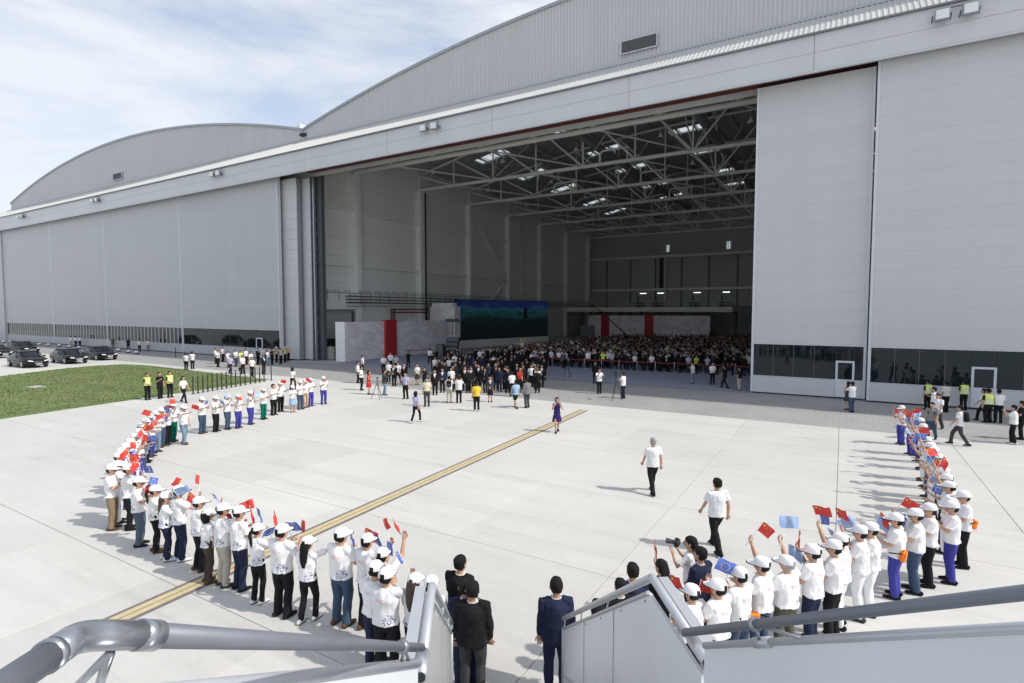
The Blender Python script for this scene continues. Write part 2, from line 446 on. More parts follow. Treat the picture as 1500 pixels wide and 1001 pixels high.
for (xa, xb, ya, yb, za, zb) in sky_cells:
    MB().add([(xa - .1, ya - .1, za + .115), (xb + .1, ya - .1, zb + .115), (xb + .1, yb + .1, zb + .115), (xa - .1, yb + .1, za + .115)], [(0, 1, 2, 3)]).obj('skylight_pane', M_SKYL, HG)
mb = MB()
for i in range(34):
    xa, xb = -138.5 + i * 2.503, -138.5 + (i + 1) * 2.503
    za, zb = zroof(xa), zroof(min(xb, -53.41))
    mb.add([(xa, 43.3, za - .1), (xb, 43.3, zb - .1), (xb, 129, zb - .1), (xa, 129, za - .1), (xa, 43.3, za + .1), (xb, 43.3, zb + .1), (xb, 129, zb + .1), (xa, 129, za + .1)],
           [(0, 3, 2, 1), (4, 5, 6, 7), (0, 1, 5, 4), (1, 2, 6, 5), (2, 3, 7, 6), (3, 0, 4, 7)])
mb.obj('roof_deck', M_DECK, HG)
for i in range(1, 34):
    X = -53.4 + i * 2.5
    z = zroof(X); MB().box((X - .08, 43.4, z - .42), (X + .08, 128.8, z - .13)).obj('purlin', M_DECK, HG)
# canopy of ribbed sheet
mb = MB(); X = -160.0; vs = []; fs = []
prof = [(0, 0), (.14, 0), (.18, .05), (.26, .05)]
xs = []
while X < 34:
    for a, b in prof: xs.append((X + a, b))
    X += .30
for X, h in xs: vs += [(X, 40.12, 23.0 + h), (X, 42.93, 25.12 + h)]
for i in range(len(xs) - 1): fs.append((2 * i, 2 * i + 2, 2 * i + 3, 2 * i + 1))
mb.add(vs, fs); mb.obj('canopy_roof', M_CANOPY, HG)
box('canopy_gutter', (-160, 40.0, 22.93), (34, 40.16, 23.03), M_TRIM, HG)
box('canopy_flashing', (-138.4, 42.86, 25.14), (31.8, 42.94, 25.30), mat('flashing', (.42, .44, .47), .5), HG)
# fascia: two rows of long panels on a backing
FA = MB().box((-160, 40.30, 20.75), (34, 40.75, 22.9)).obj('fascia', M_TRIM, HG)
fp = MB().bevbox((.012, 40.2, 0), (11.988, 40.32, 1.09), .006).mesh('fascia_panel', [M_FASC])
for i in range(16):
    for j, z in enumerate((20.74, 21.845)):
        link('fascia_panel', fp, FA, (-158 + 12 * i, 0, z))
box('fascia_drip', (-160, 40.12, 20.62), (34, 40.30, 20.70), M_FRAME, HG)
box('soffit', (-160, 40.76, 21.66), (34, 42.98, 21.74), M_DARKST, HG)
box('door_beam', (-52, 42.15, 21.12), (2.0, 42.5, 21.64), M_RED, HG)
box('beam_flange', (-52, 41.98, 21.16), (2.0, 42.148, 21.22), M_RED, HG)

# door leaves
GZ0, GZ1, TOP = 1.22, 3.42, 21.02
def leaf(x0, x1, y, top=TOP, doorx=None, mull=None, npx=1, clad=M_CLAD, edge_l=True, edge_r=True, mw=.017):
    """one sliding leaf: steel frame, cladding panels, glazing, bottom panel and an optional personnel door"""
    LF = MB().box((x0 + .05, y + .12, .10), (x1 - .05, y + .42, top)).obj('door_leaf', M_DARKST, HG)
    e = .16
    for ok, a in ((edge_l, x0), (edge_r, x1 - e)):
        if ok: MB().bevbox((a, y, .09), (a + e, y + .45, top), .01).obj('edge_post', M_FRAME, LF)
    ia, ib = x0 + (e if edge_l else 0), x1 - (e if edge_r else 0)
    n = 15; ph = (top - GZ1 - .06) / n; w = (ib - ia) / npx
    pm = MB().bevbox((.004, y + .03, .0015), (w - .004, y + .14, ph - .0015), .003).mesh('cladding_panel', [clad])
    for c in range(npx):
        for k in range(n): link('cladding_panel', pm, LF, (ia + c * w, 0, GZ1 + .06 + k * ph))
    box('window_head', (ia, y + .02, GZ1), (ib, y + .15, GZ1 + .055), M_FRAME, LF)
    box('bottom_seal', (x0, y + .05, .02), (x1, y + .40, .088), M_SEAL, LF)
    spans = [(ia, ib)]
    if doorx:
        a, b = doorx; spans = [(ia, a), (b, ib)]
        D = MB()
        fr = .12
        D.box((a, y - .02, .12), (a + fr, y + .14, 2.48)).box((b - fr, y - .02, .12), (b, y + .14, 2.48)).box((a + fr, y - .02, 2.36), (b - fr, y + .14, 2.48)).box((a + fr, y, .12), (b - fr, y + .14, 1.28))
        D.box((b - fr - .10, y - .07, 1.05), (b - fr - .04, y - .0205, 1.25))
        D.obj('personnel_door', M_FRAME, LF)
        box('window_pane', (a + fr + .01, y + .05, 1.285), (b - fr - .01, y + .11, 2.355), M_GLASS, LF)
        box('window_pane', (a + .01, y + .06, 2.485), (b - .01, y + .11, GZ1 - .01), M_GLASS, LF)
    for a, b in spans:
        MB().bevbox((a + .005, y + .03, .10), (b - .005, y + .14, GZ0 - .01), .006).obj('bottom_panel', clad, LF)
        box('window_sill', (a, y + .01, GZ0 - .005), (b, y + .15, GZ0 + .035), M_FRAME, LF)
        k = max(1, round((b - a) / mull)); w = (b - a) / k
        for q in range(k):
            box('window_pane', (a + q * w + .018, y + .06, GZ0 + .04), (a + (q + 1) * w - .018, y + .11, GZ1 - .005), M_GLASS, LF)
            if q: box('mullion_or_reflection', (a + q * w - mw, y + .045, GZ0 + .036), (a + q * w + mw, y + .12, GZ1 - .001), M_DARKST if mw < .05 else M_CLADL, LF)  # narrow ones are mullions; wide pale bars imitate stripes reflected in the glass
    return LF
leaf(-5.40, 1.36, 41.42, 20.75, (-.30, .74), 1.25)
leaf(1.42, 12.4, 40.9, TOP, (6.48, 7.60), 1.25, npx=1)
leaf(12.46, 23.4, 41.42, TOP, None, 1.25)
leaf(23.5, 33.5, 40.9, TOP, None, 1.25)
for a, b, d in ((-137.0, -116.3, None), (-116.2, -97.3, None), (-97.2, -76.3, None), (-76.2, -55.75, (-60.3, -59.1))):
    leaf(a, b, 41.0, TOP, d, 1.0 if a < -97 else 1.72, npx=2, clad=M_CLADL, mw=.10 if a < -97 else .017)  # far-left leaves: close-set wide bars stand in for fence reflections in the glazing
# stacked leaves behind the last left one, seen edge on
for x0, x1, y in ((-58, -53.42, 41.75), (-57, -52.15, 42.55)):
    LF = MB().box((x0, y + .05, .1), (x1 - .03, y + .5, 20.7)).obj('door_leaf', M_DARKST, HG)
    for k in range(18): MB().bevbox((x0, y, .12 + k * 1.145), (x1, y + .06, .12 + (k + 1) * 1.145 - .012), .006).obj('cladding_panel', M_CLAD, LF)
    MB().bevbox((x1, y + .0, .1), (x1 + .09, y + .55, 20.7), .01).obj('edge_post', M_ALUD, LF)
box('door_jamb', (-52.3, 43.25, 0), (-51.1, 43.75, 21.6), M_DARKST, HG)
MB().bevbox((-51.95, 42.72, 0), (-51.7, 42.98, 20.9), .01).obj('door_jamb', M_ALUD, HG)
for k in range(12): box('guide_roller', (-51.66, 42.9, 1.5 + k * 1.6), (-51.52, 43.1, 1.58 + k * 1.6), M_ALUD, HG)
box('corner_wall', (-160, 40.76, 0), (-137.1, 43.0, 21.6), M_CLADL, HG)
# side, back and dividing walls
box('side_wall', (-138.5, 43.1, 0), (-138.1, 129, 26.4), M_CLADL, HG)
box('side_wall', (31.6, 43.1, 0), (32.0, 129, 26.4), M_WALLIN, HG)
box('rear_wall', (-138, 129.05, 0), (-54.7, 129.5, 26.4), M_WALLIN, HG)
rw = MB()
holes = [(-35.6, -34.7, 19.4, 20.9), (-22.4, -21.4, 19.3, 20.9), (-16.4, -14.9, 19.4, 21.0), (-14.8, -13.2, 1.0, 4.8), (-2, 1, 19.2, 21.3), (10, 13, 19.2, 21.3)]
xs = sorted({-54.7, 31.6} | {h[0] for h in holes} | {h[1] for h in holes})
for a, b in zip(xs[:-1], xs[1:]):
    hs = sorted([(h[2], h[3]) for h in holes if h[0] <= a + 1e-6 and h[1] >= b - 1e-6]); z = 0
    for (p, q) in hs: rw.box((a, 129.0, z), (b, 129.4, p)); z = q
    rw.box((a, 129.0, z), (b, 129.4, 31.8 if a > -40 and b < 20 else 29.5))
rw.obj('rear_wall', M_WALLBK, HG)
for h in holes:
    w3 = (h[1] - h[0]) / 3
    for q in range(3):
        box('window_pane', (h[0] + q * w3 + .05, 129.15, h[2] + .05), (h[0] + (q + 1) * w3 - .05, 129.2, h[3] - .05), M_SKYL, HG)
for z in (10.7, 18.3): box('rear_girder', (-54, 128.3, z - .25), (31.5, 128.98, z + .25), M_STEEL, HG)
for k in range(14): box('rear_post', (-50 + 6 * k, 128.6, 0), (-49.8 + 6 * k, 128.99, 18), M_DARKST, HG)
strut('drain_pipe', (-35.4, 128.1, 8), (-35.4, 128.1, 18.2), .16, M_WHITE, HG)
strut('drain_pipe', (-15.9, 128.1, 8), (-15.9, 128.1, 20), .14, M_WHITE, HG)
box('wall_recess', (-36.9, 128.4, 10.9), (-36.1, 128.97, 18), M_SEAL, HG)
# dividing wall in cladding planks between columns
COLY = [51.0, 63.4, 75.9, 88.4, 100.9, 113.4, 125.9]
box('dividing_wall', (-54.9, 43.15, 0), (-54.25, 129, 27.2), M_WALLIN, HG)
ys = [43.9] + COLY
for i in range(len(ys) - 1):
    a, b = ys[i] + (.0 if i == 0 else .45), ys[i + 1] - .45
    for z0, z1 in ((7.1, 11.4), (11.46, 18.3), (18.36, 25.9)):
        hh = (z1 - z0)
        k = round(hh / 1.15)
        for q in range(k): MB().bevbox((-54.27, a, z0 + q * hh / k + .006), (-54.12, b, z0 + (q + 1) * hh / k - .006), .01).obj('wall_plank', M_WALLIN, HG)
    for z in (11.43, 18.33): box('wall_rail', (-54.13, a, z - .16), (-53.62, b, z + .16), M_WALLIN, HG)
    box('wall_plank', (-54.26, a, 3.5 if i else 5.0), (-54.14, b, 6.9), M_WALLIN, HG)
    if i: box('wall_plank', (-54.26, a, 0), (-54.14, b, 3.45), M_WALLIN, HG)
for Y in COLY:
    c = MB().bevbox((-54.2, Y - .42, 0), (-53.25, Y + .42, 23.1), .03); c.obj('column', M_WALLIN, HG)
box('column', (-54.2, 43.75, 0), (-53.5, 44.25, 21.6), M_WHITE, HG)
box('service_beam', (-54.1, 44.3, 5.9), (-53.2, 50.5, 8.0), M_WHITE, HG)
# big brace in the third and fourth bay
strut('cross_brace', (-53.8, 76.4, 22.5), (-53.8, 87.9, 11.8), .28, M_STEEL, HG)
strut('cross_brace', (-53.8, 76.4, 3.0), (-53.8, 87.9, 11.2), .22, M_STEEL, HG)
strut('cross_brace', (-53.8, 87.9, 3.5), (-53.8, 79.4, 2.5), .22, M_STEEL, HG)
# roller shutter
SH = MB().box((-54.1, 45.0, 5.6), (-53.7, 50.4, 6.0)).obj('roller_shutter', M_ALU, HG)
for k in range(4): MB().bevbox((-54.08, 45.3, 2.3 + k * .8), (-53.95, 50.2, 3.09 + k * .8), .02).obj('shutter_slat', mat('shutter', (.42, .44, .43), .5), SH)
box('shutter_guide', (-54.1, 45.0, 0), (-53.75, 45.28, 5.6), M_DARKST, SH); box('shutter_guide', (-54.1, 50.22, 0), (-53.75, 50.5, 5.6), M_DARKST, SH)
box('shutter_opening', (-54.2, 45.3, .02), (-54.1, 50.2, 2.3), M_SEAL, SH)
# pipes along the wall
for x, z, r_, m in ((-53.1, 7.55, .07, M_PIPE), (-53.1, 7.15, .07, M_PIPE), (-53.0, 6.75, .09, M_PIPE), (-53.0, 6.3, .06, M_ALU), (-53.15, 7.95, .03, M_PIPE)):
    strut('wall_pipe', (x, 48.5 if z < 7.9 else 44.5, z), (x, 126, z), r_, m, HG)
strut('sprinkler_pipe', (-52.8, 56.3, 5.9), (-52.8, 64, 5.9), .10, M_RED, HG)
strut('sprinkler_pipe', (-52.8, 56.3, 5.5), (-52.8, 64, 5.5), .10, M_RED, HG)
strut('sprinkler_pipe', (-52.8, 56.3, 5.9), (-52.8, 56.3, 4.2), .13, M_RED, HG)
strut('sprinkler_pipe', (-52.8, 56.8, 5.9), (-52.8, 56.8, 4.2), .13, M_RED, HG)
for k in range(24):
    y = 45.5 + k * 1.75
    mb = MB().tube([(-54, y, 8.25), (-52.9, y, 8.25), (-52.9, y, 6.9)], .035, n=6); mb.obj('pipe_bracket', M_PIPE, HG)
strut('rain_pipe', (-53.2, 64.1, 0), (-53.2, 64.1, 23), .11, M_SEAL, HG)
strut('rain_pipe', (-53.3, 92.6, 2), (-53.3, 92.6, 23), .10, M_ALU, HG)
# trusses
NODEX = [-54 + 6.55 * i for i in range(14)]
for ti, Y in enumerate([51.0, 63.4, 75.9, 88.4, 100.9, 113.4, 125.9]):
    T = part('roof_truss')
    rc = .29 if ti == 0 else .24
    strut('bottom_chord', (-53.9, Y, 23.3), (31.4, Y, 23.3), rc, M_STEEL, T)
    P = [(X, Y, zroof(X) - .9) for X in np.linspace(-53.2, 31.4, 24)]
    MB().tube(P, .17, n=8).obj('top_chord', M_STEEL, T, smooth=True)
    for i, X in enumerate(NODEX):
        zt = zroof(max(min(X, 31.5), -53.39)) - .9
        if 0 < i < 13:
            strut('strut', (X, Y, 23.3), (X, Y, zt), .10, M_STEEL, T)
        if i < 13:
            X2 = NODEX[i + 1]
            if X2 > 31.4: X2 = 31.4
            za = zroof(max(X, -53.39)) - .9; zb = zroof(X2) - .9
            if i < 6: strut('strut', (X, Y, za), (X2, Y, 23.3), .12, M_STEEL, T)
            else: strut('strut', (X, Y, 23.3), (X2, Y, zb), .12, M_STEEL, T)
        if 0 < i < 12 and (i % 2 == 0 or ti == 0):
            for sy in ((-1,) if ti == 0 else (1,)):
                for sx in (-1, 1):
                    x2 = X + sx * 2.6
                    strut('strut', (X, Y, 23.35), (x2, Y + sy * 5.2, zroof(min(max(x2, -53.3), 31.4)) - .6), .08, M_STEEL, T)
    for i in range(1, 12, 2):
        if Y < 120: strut('tie_bar', (NODEX[i], Y, 23.3), (NODEX[i + 1], Y + 12.5, 23.3), .09, M_STEEL, T)
# high bay lamps
lamp = MB().tube([(0, 0, 1.0), (0, 0, .35)], .03, n=6).tube([(0, 0, .42), (0, 0, .30), (0, 0, .14), (0, 0, 0)], [.10, .16, .20, .36], n=14).mesh('high_bay_lamp', [mat('lamp_shell', (.55, .56, .53), .4)], True)
for y in (57, 69.5, 82, 94.5, 107):
    for x in (-46, -35.5, -26, -16.2, -8): link('high_bay_lamp', lamp, HG, (x + rnd.uniform(-.3, .3), y, 23.4))
# bent vent pipes on the trusses
for p in ((-25.6, 63.4), (-24.6, 75.9), (-24.0, 88.4), (-38, 75.9)):
    MB().tube([(p[0], p[1], 23.4), (p[0], p[1], 24.4), (p[0] + .12, p[1], 24.7), (p[0] + .45, p[1], 24.85), (p[0] + 3.6, p[1], 24.85)], .13, n=8).tube([(p[0] + 3.4, p[1], 24.8), (p[0] + 3.4, p[1], 23.4)], .08, n=8).obj('vent_pipe', M_STEEL, HG, smooth=True)
for x0, y0, y1 in ((-13.8, 60, 122), (-36, 66, 124), (-27.5, 58, 122)): MB().tube([(x0, y0, 26.6), (x0, y1, 26.6)], .5, n=12).obj('air_duct', mat('duct', (.16, .17, .17), .5), HG, smooth=True)
# vents and small boxes on the gables
for cx, w in ((-14.15, 2.75), (-96.2, 2.6)):
    V = MB().box((cx - w / 2, 42.8, 25.9), (cx + w / 2, 42.9, 26.78)).obj('vent_grille', M_DARKST, HG)
    for a, b in (((cx - w / 2 - .08, 42.72, 25.82), (cx + w / 2 + .08, 42.9, 25.9)), ((cx - w / 2 - .08, 42.72, 26.78), (cx + w / 2 + .08, 42.9, 26.86)), ((cx - w / 2 - .08, 42.72, 25.9), (cx - w / 2, 42.9, 26.78)), ((cx + w / 2, 42.72, 25.9), (cx + w / 2 + .08, 42.9, 26.78))):
        box('grille_frame', a, b, M_ALU, V)
    for k in range(8): MB().add([(cx - w / 2, 42.74, 25.92 + k * .108), (cx + w / 2, 42.74, 25.92 + k * .108), (cx + w / 2, 42.81, 25.99 + k * .108), (cx - w / 2, 42.81, 25.99 + k * .108), (cx - w / 2, 42.76, 25.91 + k * .108), (cx + w / 2, 42.76, 25.91 + k * .108)], [(0, 1, 2, 3), (4, 5, 1, 0)]).obj('louvre', mat('louvre', (.22, .22, .22), .6), V)
box('camera_box', (-53.6, 42.5, 25.55), (-52.9, 42.9, 25.85), M_SEAL, HG)
# floodlights in pairs
for X in (-125, -97.3, -66.3, -33.2, 4.3):
    for s in (0, 1.25):
        x = X + s
        FL = MB().bevbox((x - .36, 39.62, 21.95), (x + .36, 39.86, 22.55), .03).obj('floodlight', M_ALUD, HG)
        MB().bevbox((x - .29, 39.585, 22.0), (x + .29, 39.619, 22.5), .005).obj('lens', M_LAMPG, FL)
        MB().tube([(x - .42, 39.75, 22.3), (x - .42, 40.18, 22.1)], .03, n=6).tube([(x + .42, 39.75, 22.3), (x + .42, 40.18, 22.1)], .03, n=6).box((x - .25, 39.87, 22.05), (x + .25, 40.06, 22.4)).obj('bracket', M_DARKST, FL)
    strut('cable', (X - .3, 40.0, 22.66), (X + 1.6, 40.0, 22.66), .025, M_SEAL, HG)

# mezzanine at the back
MZ = MB().box((-53, 112, 5.6), (-18, 128, 6.35)).obj('mezzanine', M_STEEL, HG)
box('edge_beam', (-53, 111.7, 5.5), (-18, 111.99, 6.45), M_WALLIN, MZ)
strut('handrail', (-53, 111.8, 7.6), (-18, 111.8, 7.6), .05, M_ALU, MZ); strut('handrail', (-53, 111.8, 7.05), (-18, 111.8, 7.05), .04, M_ALU, MZ)
for k in range(29): strut('rail_post', (-53 + 1.25 * k, 111.8, 6.45), (-53 + 1.25 * k, 111.8, 7.6), .04, M_ALU, MZ)
for k in range(8): box('pillar', (-50 + 4.5 * k, 113, 0), (-49.6 + 4.5 * k, 113.4, 5.6), M_DARKST, MZ)
for k, (x, z) in enumerate(((-40, 8), (-36, 8.3), (-28, 8.5), (-22, 8.2), (-12, 8.8), (-8, 8.2))):
    box('work_lamp', (x, 124, 9.6), (x + 1.4, 124.2, 9.75), mat('tube_lamp', (.8, .8, .8), .5, emit=((.9, .95, 1), 1.6)), HG)
    MB().box((x - .5, 122, 6.4), (x + 1.6, 123, 7.6)).box((x, 122.2, 7.6), (x + .3, 122.6, 9)).obj('equipment_rack', M_DARKST, HG)
for x in (-17, -14, -11):
    MB().box((x, 112, 0), (x + 2.4, 118, 6.6)).obj('work_dock', M_DARKST, HG)

# ================================================================== STAGE SET INSIDE
def print_mat():
    m = mat('cloud_print', (0.62, 0.58, 0.60), 0.6)
    n, l = m.node_tree.nodes, m.node_tree.links; b = n['Principled BSDF']
    geo = n.new('ShaderNodeNewGeometry'); mp = n.new('ShaderNodeMapping'); mp.inputs['Scale'].default_value = (.35, .35, .8)
    l.new(geo.outputs['Position'], mp.inputs['Vector'])
    t = n.new('ShaderNodeTexNoise'); t.inputs['Scale'].default_value = 1.0; t.inputs['Detail'].default_value = 8; t.inputs['Distortion'].default_value = .6
    l.new(mp.outputs['Vector'], t.inputs['Vector'])
    r_ = n.new('ShaderNodeValToRGB'); e = r_.color_ramp.elements
    e[0].position = .40; e[0].color = (.82, .80, .81, 1); e[1].position = .52; e[1].color = (.68, .62, .65, 1)
    x = r_.color_ramp.elements.new(.60); x.color = (.80, .77, .79, 1)
    l.new(t.outputs['Fac'], r_.inputs['Fac']); l.new(r_.outputs['Color'], b.inputs['Base Color'])
    return m
M_PRINT = print_mat()
wl1 = thing('stage_wall', 'long low white backdrop wall with cloud print and red pillar, left inside hangar', 'backdrop wall', (-48.5, 43.5, 0))
MB().bevbox((-.9, 0, 0), (.6, .35, 4.45), .01).obj('end_panel', M_WHITE, wl1)
for k in range(5): MB().bevbox((-.7, .36 + k * 3.6, 0), (.62 - k * .0, .36 + (k + 1) * 3.6 - .01, 4.4), .01).obj('board_panel', M_PRINT, wl1)
MB().bevbox((.3, 6.2, 0), (.95, 8.1, 4.6), .01).obj('red_pillar', M_REDPANEL, wl1)
wl2 = thing('stage_column', 'tall white printed backdrop block left of the dark video screen', 'backdrop wall', (-50, 63.6, 0))
MB().bevbox((-2.1, 0, 0), (2.4, 1.4, 6.3), .02).obj('main_panel', M_PRINT, wl2)
MB().bevbox((-1.9, .2, 6.3), (1.9, 1.2, 6.85), .02).obj('top_block', M_WHITE, wl2)
def screen_mat():
    m = mat('screen_image', (0.005, 0.006, 0.008), 0.25)
    n, l = m.node_tree.nodes, m.node_tree.links; b = n['Principled BSDF']
    tc = n.new('ShaderNodeTexCoord'); sp = n.new('ShaderNodeSeparateXYZ'); l.new(tc.outputs['Generated'], sp.inputs[0])
    mp = n.new('ShaderNodeMapping'); mp.inputs['Scale'].default_value = (6, 2.2, 5); l.new(tc.outputs['Generated'], mp.inputs['Vector'])
    t = n.new('ShaderNodeTexNoise'); t.inputs['Scale'].default_value = 1.3; t.inputs['Detail'].default_value = 7; t.inputs['Distortion'].default_value = .8
    l.new(mp.outputs['Vector'], t.inputs['Vector'])
    ad = n.new('ShaderNodeMath'); ad.operation = 'MULTIPLY_ADD'; ad.inputs[1].default_value = .62; l.new(t.outputs['Fac'], ad.inputs[0]); l.new(sp.outputs['Z'], ad.inputs[2])
    r_ = n.new('ShaderNodeValToRGB'); e = r_.color_ramp.elements
    e[0].position = .0; e[0].color = (.003, .006, .009, 1); e[1].position = 1.18 - .2; e[1].color = (.010, .02, .10, 1)
    for p, c in ((.60, (.006, .012, .014, 1)), (.70, (.010, .05, .05, 1)), (.80, (.02, .07, .13, 1)), (.88, (.01, .02, .09, 1))):
        x = r_.color_ramp.elements.new(p); x.color = c
    sc_ = n.new('ShaderNodeMath'); sc_.operation = 'MULTIPLY'; sc_.inputs[1].default_value = .74; l.new(ad.outputs[0], sc_.inputs[0])
    l.new(sc_.outputs[0], r_.inputs['Fac']); l.new(r_.outputs['Color'], b.inputs['Emission Color'])
    b.inputs['Emission Strength'].default_value = 0.34
    return m
a, b = Vector((-50, 67.2, 0)), Vector((-45.4, 88.5, 0)); d = (b - a); Ls = d.length
scn = thing('video_screen', 'wide dark blue and teal video wall above the crowd inside the hangar', 'video screen', a, math.atan2(d.y, d.x))
MB().box((0, 0.02, 1.2), (Ls, .45, 7.45)).obj('screen_frame', M_SEAL, scn)
MB().box((.05, -.03, 1.3), (Ls - .05, 0.018, 7.4)).obj('display', screen_mat(), scn)
MB().bevbox((-.3, -.12, 0), (Ls, .8, 1.19), .01).obj('white_base', M_WHITE, scn)
MB().box((Ls * .70, -.038, 4.4), (Ls * .74, -.031, 6.2)).obj('tower_image', M_SEAL, scn)
back = thing('stage_backdrop', 'low white rear backdrop wall with two red strips under the gallery', 'backdrop wall', (-47, 110.5, 0))
for k in range(7): MB().bevbox((k * 3.6, 0, 0), ((k + 1) * 3.6 - .02, .3, 4.75), .01).obj('board_panel', M_PRINT, back)
for x in (3.0, 12.4): MB().bevbox((x, -.15, 0), (x + 1.8, -.002, 5.0), .01).obj('red_strip', M_REDPANEL, back)
def light_stand(p, h, lab):
    t = thing('light_stand', lab, 'light stand', p)
    strut('mast', (0, 0, 0), (0, 0, h), .05, M_DARKST, t); strut('cross_bar', (-.9, 0, h), (.9, 0, h), .04, M_DARKST, t)
    for a in (0, 120, 240): strut('leg', (0, 0, .7), (.7 * math.cos(R(a)), .7 * math.sin(R(a)), 0), .03, M_DARKST, t)
    for x in (-.75, -.25, .35, .8): MB().bevbox((x - .18, -.2, h - .05), (x + .18, .15, h + .38), .03).obj('lamp_head', M_DARKST, t)
q = at_y(663, 470, 57); light_stand((q.x, 57, 0), 4.3, 'lamp stand before the white block left of the screen')
q = at_y(843, 470, 98); light_stand((q.x, 98, 0), 4.6, 'lamp stand at the far back right of the screen')
def speaker(px, y0, y1, Y, w, lab, n=1):
    a = at_y(px, y0, Y); b = at_y(px, y1, Y)
    t = thing('loudspeaker', lab, 'loudspeaker', (a.x, Y, 0), .35)
    z1, z0 = a.z, max(0, b.z)
    MB().box((-.1, -.1, 0), (.1, .1, z0)).box((-.5, -.4, 0), (.5, .4, .12)).obj('stand', M_DARKST, t)
    for k in range(n):
        za, zb = z0 + (z1 - z0) * k / n, z0 + (z1 - z0) * (k + 1) / n - .04
        MB().bevbox((-w / 2 + .12 * k * (n > 1), -.35, za), (w / 2 + .12 * k * (n > 1), .35, zb), .03).obj('speaker_box', M_SEAL, t)
        MB().box((-w / 2 + .06 + .12 * k * (n > 1), -.37, za + .04), (w / 2 - .06 + .12 * k * (n > 1), -.352, zb - .04)).obj('grille', M_DARKST, t)
speaker(660, 494, 520, 52, 1.5, 'tall stacked black line array speaker beside the suited crowd', 4)
speaker(645, 504, 522, 51, .9, 'small black box speaker left of the stacked speakers')
speaker(861, 477, 493, 92, 2.6, 'big black speaker box beside the first rear red strip')
# jib camera
ja = at_x(868, 447, -33); 
J1, J2 = at_y(868, 446, 84), at_y(914, 488, 74)
jb = thing('camera_crane', 'long thin black camera crane arm reaching over the seated crowd', 'camera crane', (J2.x, J2.y, 0))
strut('arm', (J1.x - J2.x, J1.y - J2.y, J1.z), (.6, -.5, J2.z - .3), .07, M_SEAL, jb); strut('pedestal', (0, 0, 0), (0, 0, J2.z), .12, M_SEAL, jb)
MB().bevbox((J1.x - J2.x - .3, J1.y - J2.y - .3, J1.z - .5), (J1.x - J2.x + .3, J1.y - J2.y + .3, J1.z - .05), .03).obj('camera_head', M_SEAL, jb)
# flowers on plinth
q = at_y(768, 497, 66)
fl = thing('flower_display', 'pale plinth topped with yellow and white flowers below the screen', 'flower arrangement', (q.x, 66, 0))
MB().bevbox((-.9, -.3, 0), (.9, .3, 1.3), .02).obj('plinth', M_WHITE, fl)
mb = MB()
for k in range(90):
    mb.ell((rnd.uniform(-.9, .9), rnd.uniform(-.3, .3), 1.35 + rnd.uniform(0, .5)), (.09, .09, .08), n=6, mi=rnd.choice((0, 0, 1, 2)))
mb.obj('flowers', [mat('flower_yellow', (.6, .5, .2), .7), mat('flower_white', (.7, .68, .6), .7), mat('leaf', (.06, .1, .03), .7)], fl)
# fire extinguisher box
q = at_z(506, 528); t = thing('extinguisher_box', 'small red fire extinguisher box at the foot of the backdrop', 'extinguisher box', (q.x + .7, q.y, 0))
MB().bevbox((-.3, -.2, 0), (.3, .2, .75), .02).obj('case', M_RED, t); MB().box((-.22, -.215, .1), (.22, -.202, .6)).obj('door', M_SEAL, t)
q = at_z(463, 528); t = thing('cabinet', 'rounded grey green cabinet by the roller shutter at the hangar mouth', 'cabinet', (-50.9, 44.3, 0))
MB().bevbox((-.75, -.5, 0), (.75, .5, 1.55), .12).obj('case', mat('cabinet', (.26, .27, .23), .6), t); MB().box((-.6, -.515, .15), (.6, -.502, 1.4)).obj('door', mat('cabinet_door', (.3, .31, .27), .6), t)

# rope barrier
me_pole = MB().tube([(0, 0, .02), (0, 0, .96)], .028, n=8).ell((0, 0, .98), (.045, .045, .04), n=8).mesh('pole', [M_ALU], True)
me_base = MB().tube([(0, 0, 0), (0, 0, .02), (0, 0, .05)], [.17, .17, .05], n=14).mesh('base', [M_ALU])
m_belt = mat('belt_red', (.28, .03, .035), .7)
def stanchion_row(pts, place, grp):
    for i, p in enumerate(pts):
        s = thing('stanchion', '%s chrome post of the red belt barrier, %s' % (ORD[i] if i < 20 else 'last', place), 'barrier post', (p[0], p[1], .016), 0, grp)
        link('pole', me_pole, s); link('base', me_base, s)
        if i < len(pts) - 1:
            q = pts[i + 1]; dx_, dy_ = q[0] - p[0], q[1] - p[1]
            mb = MB(); vs = []
            for k in range(7):
                t = k / 6; z = .92 - .05 * math.sin(PI * t); vs += [(dx_ * t, dy_ * t, z), (dx_ * t, dy_ * t, z - .07), (dx_ * t + .008, dy_ * t + .008, z - .07), (dx_ * t + .008, dy_ * t + .008, z)]
            fs = []
            for k in range(6):
                for j in range(4): fs.append((4 * k + j, 4 * k + 4 + j, 4 * k + 4 + (j + 1) % 4, 4 * k + (j + 1) % 4))
            mb.add(vs, fs); mb.obj('belt', m_belt, s)
GRP_ST = 'belt barrier posts before the crowd'
stanchion_row([(-26.9 + 1.72 * k, 49.9 + .14 * k, 0) for k in range(13)], 'counted from the screen side', GRP_ST)
stanchion_row([(-45.5 + 1.2 * k, 50.5 + 2.2 * k, 0) for k in range(5)], 'beside the printed backdrop', GRP_ST)

